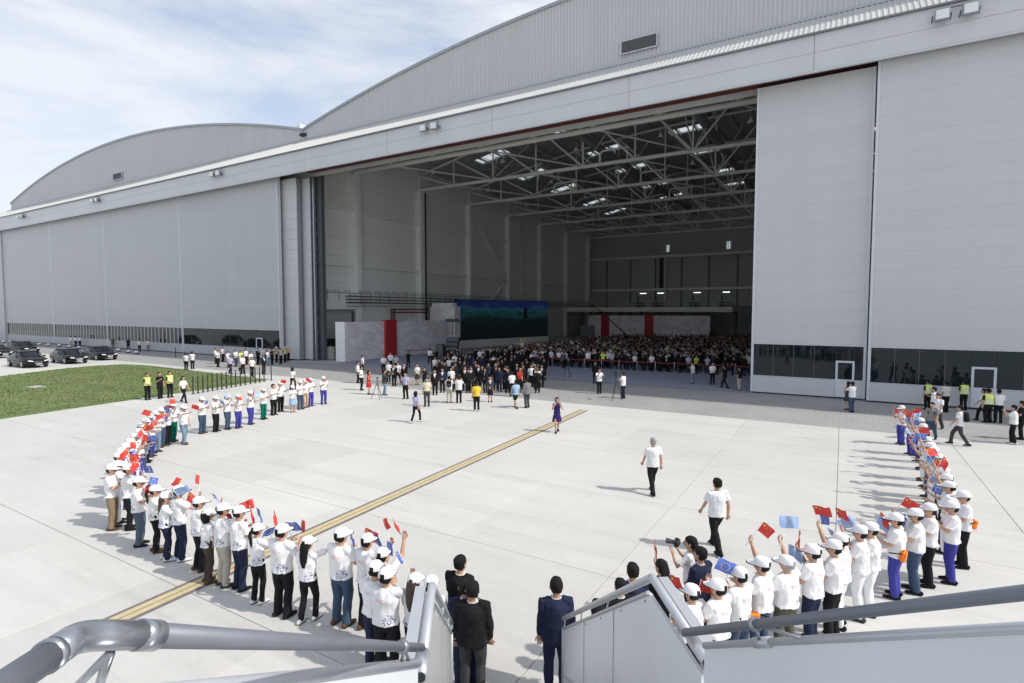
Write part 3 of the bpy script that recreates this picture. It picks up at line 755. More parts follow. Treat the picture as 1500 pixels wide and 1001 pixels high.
# ================================================================== BOLLARDS, MARKERS
m_boll = mat('bollard', (.035, .04, .035), .5)
bm_p = MB().tube([(0, 0, 0), (0, 0, 1.2), (0, 0, 1.24)], [.045, .045, .03], n=10).mesh('post', [m_boll], True)
bm_b = MB().tube([(0, 0, 0), (0, 0, .03)], .11, n=12).mesh('base_plate', [m_boll])
bpx = [283, 290.3, 297.5, 304.6, 311.5, 318.5, 325, 332, 338.8, 345.5, 352.4, 359.3, 367.2, 374, 380.6, 387, 397.5]
for i, x in enumerate(bpx):
    y = 577.5 - (x - 283) * (577.5 - 557.5) / (397.5 - 283)
    p = at_z(x, y)
    t = thing('bollard', '%s slim dark bollard from the left along the lawn edge' % ORD[i], 'bollard', (p.x, p.y, 0), 0, 'bollards along the lawn edge')
    link('post', bm_p, t); link('base_plate', bm_b, t)
p = at_z(257.5, 523.5); t = thing('bollard', 'single slim dark bollard standing alone on the paving beyond the lawn', 'bollard', p); link('post', bm_p, t); link('base_plate', bm_b, t)
mk_b = MB().tube([(0, 0, 0), (0, 0, .12)], .32, n=14).mesh('marker_base', [M_SEAL])
mk_t = MB().tube([(0, 0, .121), (0, 0, .25), (0, 0, .36), (0, 0, .42)], [.27, .25, .17, .06], n=14).mesh('marker_top', [M_WHITE], True)
for i, (x, y) in enumerate([(5, 502.5), (14.5, 502.5), (25.5, 503.5), (46, 504.5), (58, 506), (71, 507), (87, 508), (101.5, 509.5), (115.5, 511), (130, 512.5), (145.5, 511.5), (159, 513.5), (173.5, 515), (188.5, 517), (200, 518.5)]):
    p = at_z(x, y)
    t = thing('ground_marker', '%s low white marker with dark base from the left along the hangar' % ORD[i], 'ground marker', p, 0, 'low white markers along the hangar front')
    link('marker_base', mk_b, t); link('marker_top', mk_t, t)

# ================================================================== BOARDING STAIRS
PSI = YAW + 0.077
SF = Vector((-math.sin(PSI), math.cos(PSI), 0)); SR = Vector((math.cos(PSI), math.sin(PSI), 0))
def sp(l, s, z): return SR * (0.528 + l) + SF * s + Vector((0, 0, z))
ST = thing('boarding_stairs', 'white and aluminium passenger boarding stairs in the foreground with tube handrails', 'boarding stairs', (0, 0, 0))
M_PANW = mat('stair_panel', (0.70, 0.72, 0.74), 0.32, metal=0.0, var=0.05, scale=1.2, bump=.05, bscale=2)
M_PANM = mat('stair_panel_brushed', (0.66, 0.67, 0.67), 0.30, metal=0.45, var=0.06, scale=1.5, bump=.12, bscale=3, stretch=(8, 8, .3))
M_RAIL = mat('handrail_tube', (0.17, 0.185, 0.215), 0.48, metal=0.25, var=0.05, scale=7)
M_RAILL = mat('handrail_light', (0.50, 0.52, 0.55), 0.4, metal=0.35, var=0.05, scale=7)
def bez(P, n=8):
    """round the corners of a polyline"""
    P = [Vector(p) for p in P]; out = [P[0]]
    for i in range(1, len(P) - 1):
        a = P[i] + (P[i - 1] - P[i]) * .35 if (P[i - 1] - P[i]).length < .5 else P[i] + (P[i - 1] - P[i]).normalized() * .035
        b = P[i] + (P[i + 1] - P[i]) * .35 if (P[i + 1] - P[i]).length < .5 else P[i] + (P[i + 1] - P[i]).normalized() * .035
        for k in range(n + 1):
            t = k / n; out.append(a * (1 - t) ** 2 + P[i] * 2 * t * (1 - t) + b * t * t)
    return out + [P[-1]]
# upper left rail: level tube, elbow, descending tube
e0 = at_d(-160, 1124, .55); e1 = at_d(-30, 1030, .66); e2 = at_d(116, 931, .86); e3 = at_d(210, 930, .935); e4 = at_d(618, 949, 2.92)
MB().tube([e0, e1, e1 + (e2 - e1) * .62], .0212, n=20).obj('handrail', M_RAIL, ST, smooth=True)
MB().tube(bez([e1 + (e2 - e1) * .66, e2, e3 + (e4 - e3) * -.0]), .0232, n=20).obj('elbow_joint', M_ALUD, ST, smooth=True)
MB().tube([e1 + (e2 - e1) * .61, e1 + (e2 - e1) * .67], .0242, n=20).obj('joint_collar', M_ALUD, ST, smooth=True)
MB().tube([e3 + (e2 - e3) * .1, e3 + (e4 - e3) * .015], .0250, n=20).obj('joint_collar', M_ALUD, ST, smooth=True)
MB().tube([e3 + (e4 - e3) * .0, e4], .0208, n=20).obj('handrail', M_RAIL, ST, smooth=True)
# forked brackets
def fork(p, q1, q2, r_=.008):
    MB().tube([p, q1], r_, n=8).tube([p, q2], r_, n=8).obj('rail_bracket', M_ALUD, ST, smooth=True)
pb = e3 + (e2 - e3) * .55 - Vector((0, 0, .03))
fork(pb, at_d(98, 1020, 1.0), at_d(140, 1020, 1.0), .0075)
pb = e3.lerp(e4, .82); MB().tube([e3.lerp(e4, .80), e3.lerp(e4, .82)], .030, n=16).obj('joint_collar', M_ALUD, ST, smooth=True)
w1, w2 = at_d(300, 1008, 1.45), at_d(612, 971, 2.85)
w0 = w1 + (w1 - w2) * .55
fork(pb, w1.lerp(w2, .86), w1.lerp(w2, .93))
MB().tube([w0, w2], .022, n=12).obj('panel_top_rail', M_RAILL, ST, smooth=True)
def slab4(a, b, dz, th, name, m, off):
    a, b = Vector(a), Vector(b); o = off * th; dn = Vector((0, 0, -dz))
    vs = [a, b, b + dn, a + dn, a + o, b + o, b + dn + o, a + dn + o]
    return MB().add(vs, [(0, 1, 2, 3), (7, 6, 5, 4), (0, 4, 5, 1), (1, 5, 6, 2), (2, 6, 7, 3), (3, 7, 4, 0)]).obj(name, m, ST)
slab4(w0 - Vector((0, 0, .01)), w2 - Vector((0, 0, .01)), .95, .03, 'side_panel', M_PANW, -SR)
# upper right rail and wall
r1, r2 = at_d(1640, 852, 1.35), at_d(1002, 927, 2.98)
r0 = r1 + (r1 - r2) * .2
MB().tube([r0, r2], .0212, n=20).obj('handrail', M_RAIL, ST, smooth=True)
v1, v2 = at_d(1640, 912, 1.42), at_d(1032, 946, 2.92)
v0 = v1 + (v1 - v2) * .2
MB().tube([v0, v2], .017, n=12).obj('panel_top_rail', M_RAILL, ST, smooth=True)
slab4(v0 - Vector((0, 0, .012)), v2 - Vector((0, 0, .012)), .95, .03, 'side_panel', M_PANW, SR)
pb = r1.lerp(r2, .70); MB().tube([r1.lerp(r2, .695), r1.lerp(r2, .705)], .031, n=16).obj('joint_collar', M_ALUD, ST, smooth=True)
fork(pb, v1.lerp(v2, .60), v1.lerp(v2, .76)); MB().tube([v1.lerp(v2, .72), v1.lerp(v2, .78)], .024, n=12).obj('joint_collar', M_ALU, ST, smooth=True)
# lower flight side boards
for sgn in (-1, 1):
    l = .8 * sgn
    cap, apex, end = sp(l, 2.965, 3.722), sp(l, 3.852, 3.752), sp(l, 7.624, 1.284)
    o = SR * (.045 * sgn)
    MB().tube(bez([cap, apex, end]), .030, n=14).obj('handrail', M_RAILL, ST, smooth=True)
    MB().tube([cap + SF * -.05, cap + SF * .16 + Vector((0, 0, .0))], .036, n=16).obj('tube_end', M_ALU, ST, smooth=True)
    MB().tube([cap - SF * .062, cap - SF * .048], .027, n=16).obj('rubber_cap', M_SEAL, ST)
    # flat edge extrusion from the hinge up to the apex
    c2, a2 = cap - Vector((0, 0, .10)) , apex - Vector((0, 0, .10))
    MB().add([cap + o, apex + o, a2 + o - SF * .0, c2 + o, cap + o * 2.6, apex + o * 2.6, a2 + o * 2.6, c2 + o * 2.6],
             [(0, 1, 2, 3), (7, 6, 5, 4), (0, 4, 5, 1), (1, 5, 6, 2), (2, 6, 7, 3), (3, 7, 4, 0)]).obj('edge_extrusion', M_RAILL, ST)
    # panel polygon
    A = apex - Vector((0, 0, .16)) + SF * .08; B = end - Vector((0, 0, .13)) - SF * .03
    pts = [cap - Vector((0, 0, .12)) + SF * .02, A, B, sp(l, 7.6, .22), sp(l, 7.3, .10), sp(l, 2.95, 2.80)]
    k = len(pts); th = SR * (.025 * sgn)
    MB().add(pts + [p + th for p in pts], [tuple(range(k)), tuple(range(2 * k - 1, k - 1, -1))] + [(i, i + k, (i + 1) % k + k, (i + 1) % k) for i in range(k)]).obj('side_panel', M_PANM if sgn < 0 else M_PANW, ST)
    MB().tube([A, B], .018, n=8).obj('panel_edge', M_ALU, ST)
    MB().tube([B + SF * .02, sp(l, 7.64, .1)], .022, n=10).obj('end_post', M_RAILL, ST, smooth=True)
    for t in (.33, .66, .97):
        p = apex.lerp(end, t); q = A.lerp(B, min(1, t + .01)); MB().tube([p, q], .009, n=6).obj('rail_bracket', M_ALUD, ST)
        if sgn < 0: MB().bevbox((-.02, -.02, -.03), (.02, .02, .03), .005).obj('bracket_block', M_ALU, ST, loc=p - Vector((0, 0, .06)))
    MB().tube([sp(l, 7.6, .45), sp(l, 3.0, 2.95)], .02, n=8).obj('skirt_rail', M_ALU, ST)
bolt = MB().tube([(0, 0, -.004), (0, 0, .006)], .011, n=8).mesh('bolt', [M_ALUD])
for sgn in (-1, 1):
    for t in (.02, .2, .4, .6, .8, .98):
        for (A, B, dz) in ((sp(.8 * sgn, 3.93, 3.59), sp(.8 * sgn, 7.59, 1.15), .05), (sp(.8 * sgn, 3.1, 2.98), sp(.8 * sgn, 7.3, .34), -.03)):
            p = A.lerp(B, t) - Vector((0, 0, dz)); o = link('bolt', bolt, ST, p - SR * sgn * .001); o.rotation_mode = 'QUATERNION'; o.rotation_quaternion = (-SR * sgn).to_track_quat('Z', 'Y')
    for s_ in (4.9, 6.2):
        zt = 3.59 - (s_ - 3.93) * .667; MB().tube([sp(.797 * sgn, s_, zt), sp(.797 * sgn, s_, zt - 1.0)], .006, n=6).obj('panel_seam', M_ALU, ST)
for k in range(22):
    s = 1.0 + k * .31; z = 4.05 - k * .185
    if s > 7.55 or z < .1: break
    mb = MB().bevbox((-.78, 0, -.04), (.78, .29, 0), .006); o = mb.obj('tread', M_ALUD, ST); o.location = sp(0, s, z); o.rotation_euler = (0, 0, PSI)
for sgn in (-1, 1): MB().tube([sp(.84 * sgn, .9, 3.98), sp(.84 * sgn, 7.6, .10)], (.03, .09), n=8).obj('stringer', M_PANW, ST)
pf = MB().bevbox((-.9, -1.6, -.1), (1.0, .9, 0), .01).obj('platform', M_ALUD, ST); pf.location = sp(0, 0, 4.2); pf.rotation_euler = (0, 0, PSI)
for l in (-.7, .7):
    for s, z in ((-1.0, 4.1), (2.4, 3.05), (4.6, 1.7)): MB().tube([sp(l, s, 0), sp(l, s, z)], .06, n=10).obj('support_leg', M_PANW, ST)

# ================================================================== CARS
M_CARP = mat('car_black', (.005, .006, .008), .06, spec=.28); M_TYRE = mat('tyre', (.018, .018, .018), .85); M_RIM = mat('rim', (.45, .46, .47), .3, metal=.8)
M_CHR = mat('chrome', (.7, .7, .7), .15, metal=1); M_HL = mat('headlight', (.75, .78, .8), .08, spec=.9); M_CGL = mat('car_glass', (.008, .010, .013), .04, spec=.3)
def car_meshes():
    out = {}
    # loft: stations along x (front +x). each ring: half section (y,z) list
    st = [(-2.48, .62, .42, .72), (-2.40, .80, .30, .92), (-2.0, .90, .22, .98), (-1.2, .93, .20, .96), (0, .94, .20, .93), (1.0, .93, .20, .92), (1.7, .90, .21, .86), (2.2, .84, .24, .78), (2.42, .70, .30, .66), (2.50, .52, .38, .56)]
    vs = []; fs = []
    for x, w, zb, zt in st:
        half = [(w * .80, zb), (w * .97, zb + .08), (w, zb + (zt - zb) * .45), (w * .985, zb + (zt - zb) * .78), (w * .90, zt), (w * .55, zt + .035), (0, zt + .05)]
        ring = half + [(-y, z) for y, z in half[-2::-1]]
        vs += [(x, y, z) for y, z in ring]
    n = 13
    for i in range(len(st) - 1):
        for j in range(n): fs.append((i * n + j, i * n + (j + 1) % n, (i + 1) * n + (j + 1) % n, (i + 1) * n + j))
    fs += [tuple(range(n - 1, -1, -1)), tuple((len(st) - 1) * n + j for j in range(n))]
    mb = MB(); mb.add(vs, fs); out['body'] = (mb, M_CARP)
    # greenhouse: roof shell and glass
    cab = [(-2.02, .70, .97, .98), (-1.15, .80, .95, 1.40), (-.6, .82, .94, 1.455), (.1, .82, .93, 1.46), (.45, .81, .93, 1.42), (1.25, .76, .92, .93)]
    vs = []; fs = []
    for x, w, zb, zt in cab:
        ring = [(w, zb), (w * .90, zb + (zt - zb) * .5), (w * .78, zt - .02 if zt > 1 else zt), (w * .55, zt + .012), (0, zt + .02), (-w * .55, zt + .012), (-w * .78, zt - .02 if zt > 1 else zt), (-w * .90, zb + (zt - zb) * .5), (-w, zb)]
        vs += [(x, y, z) for y, z in ring]
    for i in range(len(cab) - 1):
        for j in range(8): fs.append((i * 9 + j, i * 9 + j + 1, (i + 1) * 9 + j + 1, (i + 1) * 9 + j))
    mb = MB(); mb.add(vs, fs); out['cabin_glass'] = (mb, M_CGL)
    mb = MB(); vs = []; fs = []
    for x, w, zt in ((-1.22, .63, 1.385), (-.6, .66, 1.472), (.1, .66, 1.478), (.5, .64, 1.425)):
        vs += [(x, y * w, zt + .018 * (1 - abs(y) ** 2)) for y in (-1, -.5, 0, .5, 1)]
    for i in range(3):
        for j in range(4): fs.append((i * 5 + j, i * 5 + j + 1, (i + 1) * 5 + j + 1, (i + 1) * 5 + j))
    mb.add(vs, fs)
    for s in (-1, 1):
        mb.tube([(1.22, s * .74, .95), (.47, s * .655, 1.43), (-.6, s * .67, 1.472), (-1.2, s * .64, 1.40), (-1.95, s * .66, 1.0)], .035, n=6)
        mb.tube([(-.15, s * .80, .95), (-.25, s * .665, 1.46)], .035, n=6)
    out['roof'] = (mb, M_CARP)
    return out
CARM = {k: v[0].mesh(k, [v[1]], True) for k, v in car_meshes().items()}
wt = MB().tube([(0, -.11, 0), (0, -.09, 0), (0, .09, 0), (0, .11, 0)], [.29, .33, .33, .29], n=20, side=(1, 0, 0)).mesh('tyre', [M_TYRE], True)
wr = MB().tube([(0, -.118, 0), (0, -.112, 0)], .21, n=16, side=(1, 0, 0)).tube([(0, .112, 0), (0, .118, 0)], .21, n=16, side=(1, 0, 0)).mesh('rim', [M_RIM])
hd = MB().tube([(2.36, -.72, .66), (2.42, -.56, .64), (2.47, -.42, .61)], [(.05, .05), (.06, .065), (.045, .045)], n=8, round_=True).mesh('headlight', [M_HL], True)
grl = MB().bevbox((2.44, -.30, .42), (2.515, .30, .60), .015).mesh('grille', [M_CHR])
npl = MB().box((2.516, -.22, .33), (2.53, .22, .41)).mesh('number_plate', [mat('plate', (.5, .52, .55), .5)])
mir = MB().ell((.75, 1.02, .98), (.09, .12, .08), n=8).mesh('wing_mirror', [M_CARP], True)
dhl = MB().bevbox((-.12, 0, 0), (.12, .02, .03), .006).mesh('door_handle', [M_CHR])
def car(px, py, lab, hdg, scl=1.0):
    p = at_z(px, py)
    t = thing('parked_car', lab, 'car', p, hdg, 'black saloon cars parked by the lawn', scl)
    for k in ('body', 'cabin_glass', 'roof'): link(k, CARM[k], t)
    for x in (-1.45, 1.5):
        for s in (-1, 1):
            w_ = link('wheel', wt, t, (x, s * .84, .33)); link('rim', wr, w_)
    link('headlight', hd, t); link('headlight', hd, t, scl=(1, -1, 1)); link('grille', grl, t); link('number_plate', npl, t)
    link('wing_mirror', mir, t); link('wing_mirror', mir, t, scl=(1, -1, 1))
    for x in (-1.1, .1):
        for s in (-1, 1): link('door_handle', dhl, t, (x, s * .925, .80))
car(41, 537, 'black saloon nearest the lawn corner at the left edge of the parking row', R(0), 1.1)
car(101, 531.5, 'black saloon with bright grille, middle of the front parking row', R(0), 1.06)
car(146, 526.5, 'black saloon at the right end of the parked cars beside the grass', R(0), 1.06)
car(33, 517.5, 'black saloon parked behind the nearest one with bright lights', R(5), 1.1)
car(-7, 523.5, 'black saloon cut off by the left picture edge', R(5), 1.05)

# ================================================================== PEOPLE
VOX = {'near': .0125, 'mid': .02, 'far': .036}
TMPS = bpy.data.scenes.new('workbench')
def fuse(mb, vox, smooth=3, dec=.5, wr=0.0, wf=9.0, seed=0):
    """weld overlapping shapes into one continuous skin"""
    me = mb.mesh('tmp', []); o = bpy.data.objects.new('tmp', me); TMPS.collection.objects.link(o)
    m1 = o.modifiers.new('r', 'REMESH'); m1.mode = 'VOXEL'; m1.voxel_size = vox
    m2 = o.modifiers.new('s', 'SMOOTH'); m2.factor = .5; m2.iterations = smooth
    if dec < 1: m3 = o.modifiers.new('d', 'DECIMATE'); m3.ratio = dec
    TMPS.view_layers[0].update(); dg = TMPS.view_layers[0].depsgraph
    ev = o.evaluated_get(dg); res = bpy.data.meshes.new_from_object(ev)
    bpy.data.objects.remove(o); bpy.data.meshes.remove(me)
    if wr:
        for v in res.vertices:
            c = v.co; q = Vector((c.x * wf, c.y * wf, c.z * wf * .55 + seed))
            d_ = mnoise.noise(q) + .5 * mnoise.noise(q * 2.3)
            v.co = c + v.normal * d_ * wr
    V = [tuple(v.co) for v in res.vertices]; F = [tuple(p.vertices) for p in res.polygons]
    bpy.data.meshes.remove(res)
    return V, F

def V3(*a): return Vector(a)
def headscale(V, k=1.11):
    out = []
    for x, y, z in V:
        if z > 1.49 and abs(x) < .125 and abs(y) < .21:
            q = 1 + (k - 1) * min(1, (z - 1.49) / .05); out.append((x * q, .005 + (y - .005) * q, 1.49 + (z - 1.49) * q))
        else: out.append((x, y, z))
    return out
POSES = {
    # (upper arm, forearm) directions for the right arm, then for the left arm; legs: foot offsets (y) and knee lift
    'hold': (((.10, .30, -.95), (-.28, .86, .42)), ((-.10, .28, -.96), (.34, .86, .36)), (0, 0)),
    'clap': (((.16, .42, -.90), (-.50, .70, .50)), ((-.16, .42, -.90), (.50, .70, .50)), (0, 0)),
    'raise': (((.20, .62, -.45), (-.05, .45, .90)), ((-.12, .30, -.95), (.35, .85, .35)), (.03, -.03)),
    'high': (((.25, .70, .55), (.0, .35, .95)), ((-.14, .35, -.92), (.30, .85, .40)), (0, .04)),
    'down': (((.13, -.02, -1), (.03, .14, -1)), ((-.13, -.02, -1), (-.03, .14, -1)), (0, 0)),
    'walk': (((.12, -.32, -.95), (.02, .05, -1)), ((-.12, .34, -.95), (.0, .62, -.85)), (.30, -.30)),
    'fold': (((.12, .15, -.98), (-.60, .60, -.38)), ((-.12, .15, -.98), (.60, .60, -.38)), (0, 0)),
    'photo': (((.22, .62, -.62), (-.38, .42, .85)), ((-.22, .62, -.62), (.38, .42, .85)), (.06, -.06)),
    'point': (((.30, .80, .05), (.1, .9, .25)), ((-.12, .1, -1), (-.02, .25, -.95)), (.1, -.1)),
    'cheek': (((.30, .45, -.75), (-.45, .10, .95)), ((-.30, .45, -.75), (.45, .10, .95)), (.20, -.20)),
    'phone': (((.14, .25, -.95), (-.30, .80, .50)), ((-.13, 0, -1), (-.03, .15, -1)), (.04, -.04)),
}
def skel(sex, pose):
    f = sex == 'f'
    J = {}
    sx = .158 if f else .182; sz = 1.395 if f else 1.41
    rightarm, leftarm, legs = POSES[pose]
    for side, arm, s in (('R', rightarm, 1), ('L', leftarm, -1)):
        S = V3(sx * s, -.005, sz); E_ = S + V3(*arm[0]).normalized() * .285; W_ = E_ + V3(*arm[1]).normalized() * .245
        J[side] = (S, E_, W_, V3(*arm[1]).normalized())
    for side, dy, s in (('RL', legs[0], 1), ('LL', legs[1], -1)):
        hip = V3((.095 if not f else .1) * s, 0, .90); ank = V3((.105 if not f else .085) * s, dy - .02, .085 + (.03 if dy < -.1 else 0))
        kn = (hip + ank) / 2 + V3(.0, .035 + abs(dy) * .18, .01)
        J[side] = (hip, kn, ank)
    return J
def hand(mb, W_, d_, s, det):
    d_ = d_.normalized(); side = V3(1, 0, 0); up = d_.cross(V3(s, 0, 0)).normalized()
    if abs(d_.x) > .9: up = V3(0, 0, 1)
    lat = d_.cross(up).normalized()
    P = W_ + d_ * .075
    mb.tube([W_ - d_ * .02, W_ + d_ * .03, W_ + d_ * .085], [(.022, .026), (.022, .040), (.018, .040)], n=8, side=tuple(up), round_=True)
    if det:
        for k, ln_ in enumerate((.066, .076, .070, .056)):
            b = W_ + d_ * .085 + lat * (-.030 + k * .020)
            cur = -up if True else up
            mb.tube([b - d_ * .015, b + d_ * ln_ * .45 + cur * .010, b + d_ * ln_ * .8 + cur * .034], [.0095, .009, .0075], n=6, round_=True)
        th = W_ + d_ * .03 - lat * .032
        mb.tube([th, th - lat * .022 + d_ * .03, th - lat * .024 + d_ * .06 - up * .02], [.012, .0105, .009], n=6, round_=True)
_cache = {}
def body_mesh(sex, pose, lod, bare=False):
    key = ('body', sex, pose, lod, bare)
    if key in _cache: return _cache[key]
    f = sex == 'f'; J = skel(sex, pose); mb = MB()
    mb.tube([(0, 0, .92), (0, 0, 1.08), (0, .0, 1.25), (0, -.005, 1.38), (0, -.005, 1.44)], [(.145, .10), (.125, .09), (.15, .10), (.14, .085), (.06, .06)], n=14, side=(1, 0, 0), round_=True)
    mb.tube([(0, -.01, 1.40), (0, .0, 1.50), (0, .012, 1.56)], [(.058, .058), (.050, .053), (.05, .055)], n=10, side=(1, 0, 0))
    # head
    mb.tube([(0, .055, 1.492), (0, .045, 1.515), (0, .028, 1.55), (0, .018, 1.59), (0, .008, 1.63), (0, .002, 1.67), (0, .0, 1.70), (0, -.002, 1.722)],
            [(.026, .026), (.048, .052), (.063, .076), (.071, .090), (.076, .097), (.074, .094), (.058, .075), (.028, .036)], n=14, side=(1, 0, 0), round_=False)
    mb.tube([(0, .105, 1.628), (0, .128, 1.588), (0, .112, 1.578)], [.009, .014, .012], n=6, side=(1, 0, 0), round_=True)
    mb.tube([(0, .105, 1.555), (0, .108, 1.550)], [(.022, .008), (.022, .008)], n=6, side=(1, 0, 0), round_=True)
    for s in (-1, 1): mb.tube([(s * .076, -.004, 1.632), (s * .082, -.010, 1.61), (s * .076, .0, 1.575)], [.010, .014, .009], n=6, round_=True)
    for side, s in (('R', 1), ('L', -1)):
        S, E_, W_, d_ = J[side]; q = .88 if f else 1
        mb.tube([S + V3(-s * .05, 0, .0), S, S.lerp(E_, .5), E_, E_.lerp(W_, .35), W_], [.05 * q, .052 * q, .044 * q, .038 * q, .038 * q, .026 * q], n=10, round_=True)
        hand(mb, W_, d_, s, False)
    for side, s in (('RL', 1), ('LL', -1)):
        h, k, a = J[side]
        mb.tube([h, h.lerp(k, .5), k, k.lerp(a, .35), a, a + V3(0, 0, -.03)], [.082, .070, .050, .052, .034, .036], n=10, round_=True)
        mb.tube([a + V3(0, -.04, -.045), a + V3(s * .01, .10, -.055)], [(.034, .03), (.038, .022)], n=8, side=(1, 0, 0), round_=True)
    V, F = fuse(mb, VOX[lod] * (.85 if lod == 'near' else 1), 2, .5 if lod == 'near' else .6)
    m2 = MB(); m2.add(V, F)
    if lod != 'far':
        for side, s in (('R', 1), ('L', -1)):
            S, E_, W_, d_ = J[side]; mm = MB(); hand(mm, W_, d_, s, True); m2.add(mm.v, mm.f, 0)
        for s in (-1, 1):
            m2.ell((s * .030, .101, 1.607), (.012, .006, .006), n=6, mi=1); m2.ell((s * .031, .098, 1.632), (.018, .007, .004), n=6, mi=1)
        m2.ell((0, .116, 1.552), (.022, .006, .005), n=6, mi=2)
    m2.v = headscale(m2.v)
    me = m2.mesh('body_%s_%s_%s' % key[1:4], [M_SKIN, M_HAIRK, M_LIP], True); _cache[key] = me
    return me
M_SKIN = mat('skin', (.48, .28, .19), .55, obj_rand=.12); M_HAIRK = mat('hair_black', (.010, .009, .009), .8, bump=.8, bscale=60, stretch=(1, 1, .3), spec=.25); M_LIP = mat('lips', (.35, .12, .10), .5)

def torso_rings(f, hem, ext=.0):
    if f: r_ = [(hem, .168, .125), (1.0, .150, .112), (1.08, .138, .105), (1.24, .155, .122), (1.34, .155, .105), (1.41, .11, .085), (1.46, .058, .058)]
    else: r_ = [(hem, .182, .132), (1.0, .172, .125), (1.12, .168, .122), (1.28, .185, .130), (1.37, .175, .112), (1.425, .13, .09), (1.465, .062, .062)]
    return [(z, a + ext, b + ext) for z, a, b in r_]
def top_mesh(kind, sex, pose, lod):
    key = ('top', kind, sex, pose, lod)
    if key in _cache: return _cache[key]
    f = sex == 'f'; J = skel(sex, pose); mb = MB()
    hem = {'tee': .90, 'shirt': .93, 'jacket': .82, 'vest': .95, 'dress': 1.0, 'loose': .86}[kind]
    ext = {'tee': .012, 'shirt': .008, 'jacket': .022, 'vest': .030, 'dress': .006, 'loose': .016}[kind]
    T_ = torso_rings(f, hem, ext)
    if kind == 'tee': T_[0] = (hem, T_[0][1] + .006, T_[0][2] + .010)
    if kind == 'dress':
        T_ = [(.55, .235, .18), (.70, .215, .165), (.85, .185, .14), (.95, .165, .125)] + T_[1:]
    mb.tube([(0, -.004, z) for z, a, b in T_], [(a, b) for z, a, b in T_], n=20, side=(1, 0, 0))
    for side, s in (('R', 1), ('L', -1)):
        S, E_, W_, d_ = J[side]
        if kind in ('vest', 'dress'): mb.tube([S + V3(-s * .07, 0, .01), S], [.07, .062], n=12, round_=True); continue
        if kind in ('tee', 'loose'): mb.tube([S + V3(-s * .08, 0, .0), S, S.lerp(E_, .35), S.lerp(E_, .72)], [.072, .072, .068, .072], n=12)
        elif kind == 'shirt': mb.tube([S + V3(-s * .07, 0, .0), S, S.lerp(E_, .5), S.lerp(E_, .86)], [.066, .062, .056, .060], n=12)
        else: mb.tube([S + V3(-s * .08, 0, .0), S, S.lerp(E_, .5), E_, E_.lerp(W_, .5), W_ + d_ * .0], [.076, .074, .062, .055, .050, .044], n=12, round_=False)
    V, F = fuse(mb, VOX[lod], 2 if lod == 'near' else 1, .55, wr={'near': .020, 'mid': .014, 'far': 0}[lod], wf=11, seed=hash(pose) % 9 if False else len(pose) * 1.7)
    m2 = MB(); m2.add(V, F)
    mi = [0] * len(F)
    if kind == 'jacket' or kind == 'vest':
        for i, fc in enumerate(F):
            c = sum((Vector(V[j]) for j in fc), Vector()) / len(fc)
            if kind == 'jacket' and c.y > .05 and c.z > 1.12 and abs(c.x) < .075 * (c.z - 1.12) / .30 + .0: mi[i] = 2 if abs(c.x) < .018 else 1
            if kind == 'jacket' and c.z > 1.452 and c.x * c.x + c.y * c.y < .0050: mi[i] = 1
            if kind == 'vest' and (1.02 < c.z < 1.065 or 1.15 < c.z < 1.19 or (c.z > 1.19 and .085 < abs(c.x) < .12)): mi[i] = 1
    m2.m = mi
    if kind == 'vest': mats = [M_CLOTH['vest'], mat('reflective', (.65, .66, .66), .3)]
    elif kind == 'jacket': mats = [M_CLOTH['black'], M_CLOTH['white'], M_CLOTH['navy']]
    else: mats = [M_CLOTH['white']]
    me = m2.mesh('%s_%s_%s_%s' % (kind, sex, pose, lod), mats, True); _cache[key] = me
    return me
def bottom_mesh(kind, sex, pose, lod):
    key = ('bot', kind, sex, pose, lod)
    if key in _cache: return _cache[key]
    f = sex == 'f'; J = skel(sex, pose); mb = MB()
    if kind == 'skirt':
        mb.tube([(0, 0, .48), (0, 0, .65), (0, 0, .82), (0, 0, .98), (0, 0, 1.03)], [(.19, .155), (.188, .15), (.175, .135), (.145, .11), (.135, .10)], n=18, side=(1, 0, 0))
    else:
        mb.tube([(0, 0, .84), (0, 0, .92), (0, 0, .99), (0, 0, 1.04)], [(.165, .118), (.172, .122), (.155, .115), (.145, .108)], n=16, side=(1, 0, 0), round_=True)
        for side, s in (('RL', 1), ('LL', -1)):
            h, k, a = J[side]; q = .92 if f else 1.08
            if kind == 'shorts': mb.tube([h, h.lerp(k, .5), h.lerp(k, .95)], [.098 * q, .095 * q, .092 * q], n=12)
            else: mb.tube([h, h.lerp(k, .5), k, k.lerp(a, .4), a + V3(0, 0, -.03)], [.096 * q, .086 * q, .070 * q, .066 * q, .060 * q], n=12)
    V, F = fuse(mb, VOX[lod], 2 if lod == 'near' else 1, .5, wr={'near': .016, 'mid': .011, 'far': 0}[lod], wf=8, seed=4.4)
    m2 = MB(); m2.add(V, F); me = m2.mesh('%s_%s_%s_%s' % (kind, sex, pose, lod), [M_CLOTH['black']], True); _cache[key] = me
    return me
def shoe_mesh(sex, pose, side):
    key = ('shoe', sex, pose, side)
    if key in _cache: return _cache[key]
    J = skel(sex, pose); mb = MB(); s = 1 if side == 'RL' else -1; a = J[side][2]
    mb.tube([a + V3(0, -.065, -.035), a + V3(0, 0, -.03), a + V3(s * .008, .09, -.048), a + V3(s * .014, .165, -.056)], [(.038, .046), (.042, .052), (.048, .034), (.036, .022)], n=10, side=(1, 0, 0), round_=True)
    mb.tube([a + V3(0, -.07, -.076), a + V3(s * .008, .09, -.076), a + V3(s * .012, .175, -.074)], [(.040, .010), (.050, .010), (.036, .009)], n=10, side=(1, 0, 0), round_=True, mi=1)
    me = mb.mesh('shoe_%s_%s' % (sex, pose), [M_CLOTH['black'], M_CLOTH['dgrey']], True); _cache[key] = me
    return me
